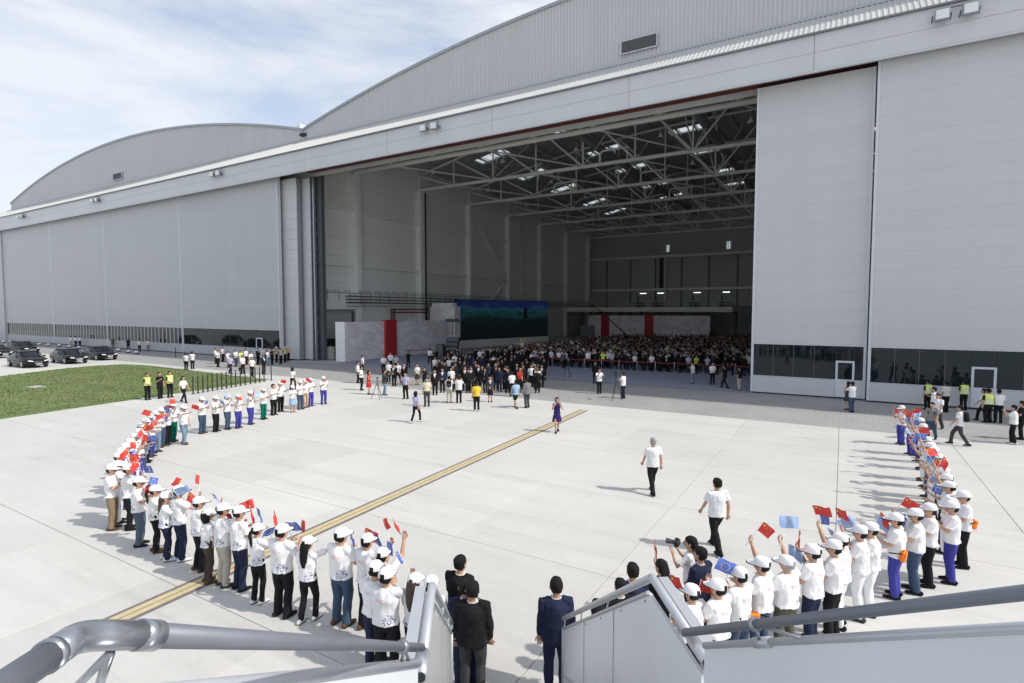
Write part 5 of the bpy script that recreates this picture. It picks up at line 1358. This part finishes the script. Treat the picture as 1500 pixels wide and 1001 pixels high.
mid = [
 (531, 520, 1.72, 0.9, 'white-shirted man, rearmost of three left of red dress', dict(top='shirt', tc='white')),
 (524, 530, 1.70, 0.6, 'white-shirted man half hidden left of the red dress', dict(top='shirt', tc='white')),
 (529, 536.5, 1.74, 0.4, 'white-shirted man directly beside the woman in red', dict(top='shirt', tc='white', pose='phone')),
 (540, 543, 1.64, 0.5, 'woman in long red dress left of the press', dict(sex='f', top='dress', tc='red', hair='bob', pose='phone')),
 (563, 541.6, 1.74, 0.6, 'cameraman in dark vest and pale jeans aiming at the crowd', dict(top='jacket', tc='dgrey', bc='ljeans', pose='photo', under='dgrey')),
 (561.6, 520, 1.72, FWD + PI, 'white-shirted man at left before the red pillar', dict(top='shirt', tc='white')),
 (572, 516, 1.72, FWD + PI, 'middle white shirt of three before the red pillar', dict(top='shirt', tc='white')),
 (580, 519, 1.72, FWD + PI, 'pale blue shirt, right of three before the pillar', dict(top='shirt', tc='lilac')),
 (598, 514, 1.72, FWD + PI, 'man in black standing apart on the carpet', dict(top='shirt', tc='black', pose='phone')),
 (569, 529, 1.70, FWD + PI - .3, 'white shirt just behind the suit, left group', dict(top='shirt', tc='white')),
 (577, 533, 1.72, FWD + PI - .2, 'dark suit between two white shirts, left group', dict(top='jacket', tc='black')),
 (583, 530, 1.74, FWD + PI - .2, 'white shirt with dark trousers striding, left group', dict(top='shirt', tc='white', pose='walk')),
 (592, 531.5, 1.72, FWD + PI - .2, 'dark suit at the right of the left group', dict(top='jacket', tc='black')),
 (594, 545.4, 1.74, FWD + PI - .4, 'man in lilac shirt and black trousers facing the camera', dict(top='shirt', tc='lilac', pose='phone')),
 (611, 532.7, 1.66, FWD + PI, 'woman in white top and short dark red skirt', dict(sex='f', top='shirt', tc='white', bottom='skirt', bc='brown', hair='tail', pose='fold')),
 (622, 538, 1.64, FWD + PI, 'woman with long black hair dressed in black', dict(sex='f', top='shirt', tc='black', hair='long', pose='phone')),
 (625, 553, 1.74, FWD + PI + .2, 'man in cream shirt with grey trousers facing the camera', dict(top='shirt', tc='cream', bc='dgrey', pose='down')),
 (629.5, 510, 1.72, FWD, 'white shirt man stepping at the left of the crowd', dict(top='shirt', tc='white', pose='walk')),
 (637, 541, 1.76, FWD + PI, 'leftmost dark suit of the front row', dict(top='jacket', tc='black', tie='pink')),
 (648, 539, 1.74, FWD + PI, 'second dark suit from left in the front row', dict(top='jacket', tc='navy')),
 (658, 550.5, 1.70, FWD, 'man with black backpack seen from behind', dict(top='shirt', tc='white', bc='beige', pose='photo')),
 (672, 550.5, 1.70, FWD, 'white shirt seen from behind beside the backpack', dict(top='loose', tc='white', bc='black', pose='photo')),
 (681, 536.5, 1.76, FWD + PI, 'tall dark suit just behind the white-shirted back', dict(top='jacket', tc='black')),
 (690, 537, 1.74, FWD + PI, 'dark suit left of the yellow shirt', dict(top='jacket', tc='black')),
 (701, 534, 1.76, FWD + PI, 'dark suit directly behind the yellow shirt', dict(top='jacket', tc='black', pose='walk')),
 (718, 550.5, 1.66, FWD + PI, 'woman in dark jacket and short black skirt', dict(sex='f', top='jacket', tc='dgrey', bottom='skirt', bc='black', hair='tail', pose='fold')),
 (726, 531.5, 1.76, FWD + PI, 'tall dark suit behind the woman in short skirt', dict(top='jacket', tc='black', pose='walk')),
 (741, 535, 1.74, FWD + PI, 'slim navy suit right of the tall one', dict(top='jacket', tc='navy')),
 (750, 544, 1.68, FWD + .4, 'bent white shirt left of the blue shirt', dict(top='shirt', tc='white')),
 (755.5, 557, 1.66, 2.7, 'man in light blue shirt and black shorts', dict(top='loose', tc='lblue', bottom='shorts', bc='black', pose='walk')),
 (772, 554, 1.76, 2.6, 'man in grey suit jacket right of the blue shirt', dict(top='jacket', tc='grey', bc='dgrey', pose='phone', under='white')),
 (778, 534, 1.72, FWD + PI, 'white shirt behind the grey suit', dict(top='shirt', tc='white')),
 (787.6, 538, 1.70, FWD + PI - .3, 'white shirt and black trousers right of procession', dict(top='shirt', tc='white', pose='phone')),
 (793.4, 534, 1.72, FWD + PI, 'black suit at the right edge of the procession', dict(top='jacket', tc='black')),
 (826, 515, 1.70, FWD + .3, 'man in blue shirt leaning at the belt barrier', dict(top='shirt', tc='jeans', pose='phone')),
 (872, 530, 1.72, FWD + PI, 'dark figure behind the white-shirted walker', dict(top='jacket', tc='black', under='black')),
 (878, 540, 1.74, FWD + PI + .2, 'white-shirted man walking with hand at his face', dict(top='loose', tc='white', bc='black', pose='photo')),
 (913, 545, 1.74, 2.9, 'videographer in white shirt beside his tripod', dict(top='loose', tc='white', bc='navy', pose='hold')),
 (1015, 530, 1.74, 3.0, 'man in white tee and pale jeans on the carpet', dict(top='loose', tc='white', bc='ljeans', pose='phone')),
 (1044, 531, 1.74, FWD + PI, 'white-shirted man on the carpet near the right door', dict(top='shirt', tc='white', pose='fold')),
 (1062, 535, 1.72, 2.8, 'man in dark clothes stepping near the right door', dict(top='tee', tc='black', bc='black', pose='walk')),
 (1084, 537, 1.74, 2.6, 'man in black shirt and beige trousers at the door edge', dict(top='tee', tc='black', bc='beige', pose='phone')),
 # right side of the apron
 (1243, 558.7, 1.66, FWD, 'woman in dark dress beside the man by the door', dict(sex='f', top='dress', tc='dgrey', hair='bob', pose='fold')),
 (1249, 559, 1.74, FWD + .2, 'white-shirted man in jeans beside the door gap', dict(top='loose', tc='white', bc='jeans', pose='photo')),
 (1360, 556.5, 1.74, 2.2, 'guard in lime vest at left of the right group', dict(top='shirt', tc='black', vest='vest', pose='down')),
 (1369, 567, 1.72, 3.0, 'white shirt behind the grey t-shirt at right', dict(top='shirt', tc='white')),
 (1386.6, 559, 1.74, FWD, 'man in grey shirt facing the dark window', dict(top='shirt', tc='offwhite', pose='phone')),
 (1374, 576, 1.76, 4.2, 'man in white shirt walking toward the column', dict(top='loose', tc='white', bc='dgrey', pose='walk')),
 (1366, 589, 1.70, 4.4, 'man in grey t-shirt with black shoulder bag', dict(top='tee', tc='grey', bc='jeans', pose='walk')),
 (1407, 593.4, 1.72, 2.9, 'man in white shirt with dark backpack walking left', dict(top='loose', tc='white', bc='dgrey', pose='walk')),
 (1413, 557, 1.74, 2.0, 'guard in lime vest beside the white door', dict(top='shirt', tc='black', vest='vest', pose='fold')),
 (1442, 569, 1.72, 2.7, 'striding person in white and black by white door', dict(top='shirt', tc='white', pose='walk')),
 (1448.6, 569, 1.76, FWD, 'guard in lime vest with white gloves', dict(top='shirt', tc='black', vest='vest', pose='down', fat=1.1)),
 (1464, 570, 1.74, FWD - .5, 'white-shirted guard beside the gloved vest', dict(top='shirt', tc='white', pose='fold')),
 (1486, 593, 1.70, 2.9, 'man in white t-shirt holding a phone, right edge', dict(top='tee', tc='white', bc='black', pose='photo', shoes='shoewhite')),
 (1498, 587, 1.74, 2.9, 'dark-clothed person cut by the right edge', dict(top='tee', tc='black', bc='black', pose='fold')),
 # left side by the lawn
 (215, 546.5, 1.74, .2, 'left guard in yellow vest standing on the lawn edge', dict(top='shirt', tc='black', vest='vest', pose='fold')),
 (233.4, 545, 1.74, .1, 'man in black shirt with badge between two vests', dict(top='shirt', tc='black', pose='phone')),
 (248, 543.5, 1.76, .1, 'right guard in yellow vest standing on the lawn edge', dict(top='shirt', tc='black', vest='vest', pose='fold')),
 (268, 551, 1.66, .2, 'woman in white blouse walking by the lawn', dict(sex='f', top='shirt', tc='white', pose='walk', hair='tail')),
 (272, 516.7, 1.72, FWD, 'left of two white shirts on far paving', dict(top='shirt', tc='white')),
 (281.3, 514.7, 1.74, FWD, 'right of two white shirts on far paving', dict(top='loose', tc='white')),
 (316, 509.7, 1.72, .4, 'white shirt behind, left of the standing cluster', dict(top='shirt', tc='white')),
 (318.7, 512.7, 1.74, .4, 'broad white shirt in front, left of the cluster', dict(top='shirt', tc='white', fat=1.1)),
 (326, 507.6, 1.74, .4, 'white shirt standing rear of the broad one', dict(top='shirt', tc='white')),
 (334, 514, 1.70, .2, 'white shirt behind the striding lilac shirt', dict(top='shirt', tc='white')),
 (336.7, 520, 1.74, .1, 'striding man in lilac shirt beyond the bollards', dict(top='shirt', tc='lilac', bc='navy', pose='walk')),
 (345, 512, 1.74, .2, 'white t-shirt and jeans in the cluster', dict(top='tee', tc='white', bc='jeans')),
 (352.7, 513, 1.72, .2, 'lime vest in the middle of the cluster', dict(top='shirt', tc='white', vest='vest')),
 (355, 520, 1.74, .0, 'white shirt with dark briefcase beyond the bollards', dict(top='shirt', tc='white', pose='down')),
 (360, 510.7, 1.74, .2, 'white shirt at the rear of the cluster', dict(top='shirt', tc='white')),
 (367, 514.7, 1.72, .2, 'white shirt just behind the wide stride', dict(top='shirt', tc='white', pose='fold')),
 (368.7, 523, 1.74, .0, 'white shirt in wide stride beyond the bollards', dict(top='shirt', tc='white', pose='walk')),
 (377.7, 510, 1.76, .2, 'black suit behind the wide stride', dict(top='jacket', tc='black')),
 (385.7, 520, 1.76, .1, 'black suit nearest the bollard row end', dict(top='jacket', tc='black', pose='down')),
 (387, 509, 1.72, .2, 'white shirt behind the nearest black suit', dict(top='shirt', tc='white')),
 (392, 512, 1.70, .2, 'white top and pale jeans by the door leaf', dict(sex='f', top='shirt', tc='white', bc='ljeans', hair='tail')),
 (398, 510.7, 1.72, .2, 'black shirt left of the orange vest', dict(top='shirt', tc='black', bc='black')),
 (404.7, 508, 1.74, .2, 'orange vest with helmet by the door edge', dict(top='shirt', tc='black', vest='ovest', cap=True, hair=None)),
 (410.7, 510, 1.72, .2, 'yellow vest between orange and green ones', dict(top='shirt', tc='black', vest='cream')),
 (417.3, 508, 1.74, .2, 'lime vest with white helmet by door edge', dict(top='shirt', tc='black', vest='vest', cap=True, hair=None)),
 (422, 506.7, 1.72, .2, 'orange vest and white helmet behind the lime one', dict(top='shirt', tc='black', vest='ovest', cap=True, hair=None)),
 (433, 505, 1.74, -.6, 'white shirt with folded arms at the door edge', dict(top='shirt', tc='white', bc='navy', pose='fold')),
 (428.3, 538, 1.66, FWD, 'dark-haired woman in white walking behind the far row', dict(sex='f', top='shirt', tc='white', hair='bob', pose='walk')),
 (103.5, 492, 1.72, FWD, 'left of three white shirts at the far hangar wall', dict(top='shirt', tc='white', bc='beige')),
 (110.5, 492, 1.74, FWD, 'middle of three white shirts at far hangar wall', dict(top='shirt', tc='white')),
 (116.5, 492, 1.74, FWD, 'right of three white shirts at far hangar wall', dict(top='shirt', tc='white')),
 (153, 492.5, 1.72, FWD, 'grey shirt beside the camouflage uniforms', dict(top='shirt', tc='offwhite', bc='navy')),
 (160.5, 493, 1.72, -.4, 'dark uniform left of the camouflage one', dict(top='shirt', tc='black')),
 (165, 494, 1.74, -.4, 'first camouflage uniform by the hangar window', dict(top='shirt', tc='camo', bc='camo')),
 (172.5, 492.5, 1.74, -.4, 'second camouflage uniform by the hangar window', dict(top='shirt', tc='camo', bc='camo')),
 (187.5, 495.5, 1.74, -.4, 'person in navy clothes before the hangar window', dict(top='shirt', tc='navy', bc='navy')),
 (194.4, 495, 1.72, -.4, 'person in slate shirt before the hangar window', dict(top='shirt', tc='greyblue', bc='navy')),
 (204, 497.6, 1.72, -.2, 'white shirt left of the window reflection', dict(top='shirt', tc='white')),
 (216.6, 497, 1.74, -.4, 'white shirt and grey trousers near the dark window', dict(top='shirt', tc='white', bc='grey')),
 (225, 495.5, 1.74, -.4, 'grey-blue shirt beside the white one at the window', dict(top='shirt', tc='greyblue', bc='navy')),
 (28.5, 497, 1.70, -.6, 'person in yellow vest behind the rear parked car', dict(top='shirt', tc='black', vest='vest')),
 (469, 506, 1.70, -1.0, 'beige shirt left of the yellow vests in the hangar mouth', dict(top='shirt', tc='cream', bc='olive')),
 (475, 506, 1.72, -1.0, 'yellow vest in the middle at the hangar mouth', dict(top='shirt', tc='cream', vest='cream', bc='olive')),
 (484, 505.5, 1.74, -1.0, 'yellow vest at right in the hangar mouth', dict(top='shirt', tc='cream', vest='vest', bc='olive')),
]
placed = []
keep = {}
for (x, y, h, look, desc, kw) in mid:
    kw = dict(kw); kw.setdefault('pose', rnd.choice(['down', 'fold', 'down', 'phone']))
    pr = one(x, y, h, look, desc, GM, 'mid', **kw); keep[desc] = pr; placed.append((pr[0].location.x, pr[0].location.y))
# carried things
def rel(pr, v):
    t, s, sex, pose = pr; rz = t.rotation_euler.z
    return Vector((math.cos(rz) * v[0] - math.sin(rz) * v[1], math.sin(rz) * v[0] + math.cos(rz) * v[1], v[2])) * s + t.location
def backpack(pr, lab):
    o = thing('backpack', lab, 'backpack', rel(pr, (0, -.15, 1.10)), pr[0].rotation_euler.z)
    MB().bevbox((-.15, -.15, -.05), (.15, .02, .36), .05).obj('main_bag', M_CLOTH['black'], o); MB().bevbox((-.11, -.20, -.02), (.11, -.14, .16), .03).obj('front_pocket', M_CLOTH['dgrey'], o)
    for s in (-1, 1): MB().tube([(s * .09, 0, .33), (s * .10, .16, .34), (s * .11, .30, .15), (s * .12, .10, -.02)], .016, n=6).obj('strap', M_CLOTH['black'], o)
backpack(keep['man with black backpack seen from behind'], 'black backpack on the man among the procession photographers')
backpack(keep['man in white shirt with dark backpack walking left'], 'dark backpack worn over a white shirt at the right')
backpack(keep['man in grey t-shirt with black shoulder bag'], 'black shoulder bag on the back of the grey t-shirt')
o = thing('briefcase', 'dark briefcase carried by the white shirt beyond the bollards', 'briefcase', rel(keep['white shirt with dark briefcase beyond the bollards'], (.26, .04, .60)), 0)
MB().bevbox((-.2, -.05, -.28), (.2, .05, 0), .02).obj('case', M_CLOTH['black'], o); MB().tube([(-.07, 0, 0), (-.06, 0, .06), (.06, 0, .06), (.07, 0, 0)], .01, n=6).obj('handle', M_CLOTH['black'], o)
cam_thing(keep['cameraman in dark vest and pale jeans aiming at the crowd'], 'black video camera on the shoulder of the vested cameraman', 1.8)
def tripod(p, lab, h=1.45, cam_=True):
    t = thing('tripod', lab, 'tripod', (p[0], p[1], 0), rnd.uniform(0, 2))
    for a in (0, 120, 240): strut('leg', (0, 0, h - .25), (.42 * math.cos(R(a)), .42 * math.sin(R(a)), 0.01), .018, M_SEAL, t)
    strut('centre_column', (0, 0, h - .35), (0, 0, h), .022, M_SEAL, t); MB().bevbox((-.06, -.06, h), (.06, .06, h + .07), .01).obj('head', M_SEAL, t)
    if cam_:
        o = thing('video_camera', 'black video camera on %s' % lab, 'camera', (p[0], p[1], h + .07), 2.2)
        MB().bevbox((-.20, -.06, 0), (.16, .06, .16), .02).obj('camera_body', M_SEAL, o); MB().tube([(.16, 0, .08), (.32, 0, .08)], .05, n=10).obj('lens', M_DARKST, o); MB().bevbox((-.12, -.03, .16), (.1, .03, .22), .01).obj('top_handle', M_SEAL, o)
p = at_z(902, 587); tripod(p, 'the tall tripod beside the videographer', 1.55)
p = at_z(832, 554); tripod(p, 'the empty low tripod on the carpet', 1.35, False)
p = at_z(553, 585); tripod(p, 'the thin tripod left of the vested cameraman', 1.35, False)

# --- packed procession: one welded figure each
FARM = {}
def far_mesh(kind, sex, pose):
    key = (kind, sex, pose)
    if key in FARM: return FARM[key]
    J = skel(sex, pose); lod = 'far'; mb = MB()
    def addm(me, mi, only=None):
        mb.add([tuple(v.co) for v in me.vertices], [tuple(p.vertices) for p in me.polygons], mi)
    b = body_mesh(sex, pose, lod)
    # drop the part of the skin that clothes hide
    addm(b, 0); addm(top_mesh(kind, sex, pose, lod), 1); addm(bottom_mesh('skirt' if kind == 'shirt' and sex == 'f' and pose == 'fold' else 'trousers', sex, pose, lod), 2)
    addm(hair_mesh('bob' if sex == 'f' else 'short'), 3); addm(shoe_mesh(sex, pose, 'RL'), 4); addm(shoe_mesh(sex, pose, 'LL'), 4)
    if kind == 'jacket': mb.tube([(0, .118, 1.14), (0, .125, 1.26), (0, .092, 1.40)], [(.012, .008), (.045, .010), (.055, .014)], n=8, side=(1, 0, 0), mi=5)
    me = mb.mesh('figure_%s_%s_%s' % key, [M_SKIN, M_CLOTH['black'], M_CLOTH['black'], M_HAIRK, M_CLOTH['black'], M_CLOTH['white']], True)
    FARM[key] = me; return me
def far_person(x, y, h, f, kind, sex, pose, tc, bc, label, group, z=0.0):
    o = link('person', far_mesh(kind, sex, pose), None, (x, y, z), (0, 0, f - PI / 2)); s = h / 1.745; w_ = s * rnd.uniform(.95, 1.1); o.scale = (w_, w_, s)
    tag(o, label, 'person', group); setm(o, 1, M_CLOTH[tc]); setm(o, 2, M_CLOTH[bc])
    return o
GP = 'guests packed in the procession leaving the hangar'
def free(x, y, d):
    return all((x - a) ** 2 + (y - b) ** 2 > d * d for a, b in placed)
kinds = [('jacket', 'm', 'black', 'black', 'dark-suited man'), ('jacket', 'm', 'navy', 'navy', 'navy-suited man'),
         ('shirt', 'm', 'white', 'black', 'white-shirted man'), ('jacket', 'f', 'black', 'black', 'woman in black'), ('shirt', 'f', 'red', 'black', 'woman in red')]
cnt = 0; tries = 0
c0, c1, c2, c3 = at_z(634, 540, 1.72), at_z(800, 536, 1.72), at_z(800, 512, 1.72), at_z(636, 512, 1.72)
pp = [(c0.x, c0.y), (c1.x, c1.y), (c2.x, c2.y), (c3.x, c3.y)]
while cnt < 104 and tries < 20000:
    tries += 1
    px, py = rnd.uniform(634, 800), rnd.uniform(508, 540)
    q = at_z(px, py, 1.72)
    if not free(q.x, q.y, .47): continue
    placed.append((q.x, q.y)); cnt += 1
    kd = rnd.choices(kinds, [66, 14, 12, 7, 1])[0]
    ps = rnd.choice(['down', 'walk', 'fold', 'phone']); dpx = q.y
    row = 'front' if py > 529 else ('middle' if py > 518 else 'rear'); sd = ['far left', 'left', 'centre left', 'centre', 'centre right', 'right', 'far right'][int((px - 634) / 24)]
    act = {'down': 'arms down', 'walk': 'striding', 'fold': 'hands folded', 'phone': 'one hand raised'}[ps]
    far_person(q.x, q.y, rnd.uniform(1.64, 1.80), FWD + PI + rnd.uniform(-.5, .5), kd[0], kd[1], ps, kd[2], kd[3], '%s, %s, in the %s rows at the %s of the procession' % (kd[4], act, row, sd), GP)
# --- front rows at the belt barrier inside
rows = [('shirt', 'm', 'white', 'black', 'white-shirted'), ('shirt', 'm', 'black', 'black', 'black-shirted'), ('shirt', 'm', 'lilac', 'dgrey', 'lilac-shirted'), ('jacket', 'm', 'black', 'black', 'dark-suited'), ('shirt', 'f', 'white', 'black', 'white-bloused'), ('shirt', 'm', 'vest', 'black', 'lime-vested'), ('shirt', 'm', 'red', 'black', 'red-shirted'), ('shirt', 'm', 'cream', 'black', 'cream-shirted')]
cnt = 0
for k in range(2):
    for j in range(26):
        x = -27.2 + j * .80 + rnd.uniform(-.14, .14) + .3 * (k % 2); y = 50.55 + .065 * (x + 27) + k * .72 + rnd.uniform(-.12, .12)
        if x > -6.3 or not free(x, y, .4): continue
        placed.append((x, y)); cnt += 1
        if cnt > 46: break
        kd = rnd.choices(rows, [18, 34, 6, 30, 5, 2, 1, 4])[0]; ps = rnd.choice(['down', 'phone', 'photo', 'fold', 'clap'])
        far_person(x, y, rnd.uniform(1.6, 1.8), FWD + PI + rnd.uniform(-.4, .4), kd[0], kd[1], ps, kd[2], kd[3], '%s spectator, %s, %s row behind the %s belt barrier post' % (kd[4], {'down': 'arms down', 'fold': 'hands folded', 'phone': 'one hand raised', 'photo': 'hands at the face', 'clap': 'clapping'}[ps], ('first', 'second')[k], ORD[min(12, int(j * .8 / 1.72))]), 'spectators behind the belt barrier', .016)
# --- the rest of the crowd as one mass
def low_figure(mb, x, y, z, s, f, mt, mb_):
    c_, s_ = math.cos(f - PI / 2), math.sin(f - PI / 2)
    def T(P): return [(x + (c_ * a - s_ * b) * s, y + (s_ * a + c_ * b) * s, z + q * s) for a, b, q in P]
    side = (c_, s_, 0)
    arm = rnd.random()
    mb.tube(T([(0, 0, .86), (0, 0, 1.15), (0, 0, 1.38), (0, 0, 1.46)]), [(.165, .12), (.16, .11), (.20, .11), (.07, .06)], n=7, side=side, mi=mt)
    for sg in (-1, 1): mb.tube(T([(sg * .09, 0, .9), (sg * .1, .0, .02)]), [.095, .06], n=5, side=side, mi=mb_)
    for sg in (-1, 1):
        if arm < .35: mb.tube(T([(sg * .2, 0, 1.38), (sg * .24, .2, 1.15), (sg * .05, .3, 1.5)]), [.05, .045, .035], n=4, mi=mt)
        else: mb.tube(T([(sg * .2, 0, 1.38), (sg * .24, .0, 1.1), (sg * .20, .12, .88)]), [.055, .045, .035], n=4, mi=mt)
    mb.tube(T([(0, .02, 1.45), (0, .03, 1.53), (0, .02, 1.62), (0, .01, 1.71)]), [(.045, .05), (.065, .08), (.074, .09), (.045, .055)], n=7, side=side, mi=0)
    mb.tube(T([(0, -.045, 1.54), (0, -.012, 1.63), (0, .012, 1.70), (0, .0, 1.76)]), [(.066, .05), (.082, .085), (.078, .088), (.04, .045)], n=7, side=side, mi=1)
cm = [mat('skin_mass', (.36, .20, .135), .6), M_HAIRK] + [M_CLOTH[k] for k in ('white', 'black', 'navy', 'offwhite', 'lilac', 'dgrey', 'red', 'cream', 'vest', 'lblue')]
mb = MB(); k = 0; tries = 0
while k < 1150 and tries < 60000:
    tries += 1
    x, y = rnd.uniform(-45, -4), rnd.uniform(48, 108)
    if y < 52.1 + .065 * (x + 27) and x > -27.6: continue
    if y < 46.5: continue
    px = 750 + FPX * (Vector((x, y, 1.7 - EYE)).dot(_r)) / Vector((x, y, 1.7 - EYE)).dot(_w)
    if px < 640 or px > 1106 : continue
    py_ = 500.5 - FPX * (Vector((x, y, 1.75 - EYE)).dot(_u)) / Vector((x, y, 1.75 - EYE)).dot(_w)
    if py_ < (511 - (px - 670) * .10 if px < 800 else (498 - (px - 800) * .09 if px < 900 else 489)): continue
    if x < -46 + (y - 67) * .24 + 1.5 and y > 62: continue
    if px < 690 and y > 62: continue
    if x < -28 and y < 50.2: pass
    if not free(x, y, .52 if y < 70 else .62): continue
    placed.append((x, y)); k += 1
    low_figure(mb, x, y, 0.0, rnd.uniform(.92, 1.05), FWD + PI + rnd.uniform(-.5, .5), rnd.choices(range(2, 12), [10, 52, 12, 5, 3, 20, .6, 2, .6, 1.5])[0], rnd.choice([3, 3, 4, 7]))
cw = mb.obj('crowd', cm, smooth=True); tag(cw, 'dense standing crowd filling the hangar floor behind the red belt barrier', 'crowd', kind='stuff')

bpy.data.scenes.remove(TMPS)
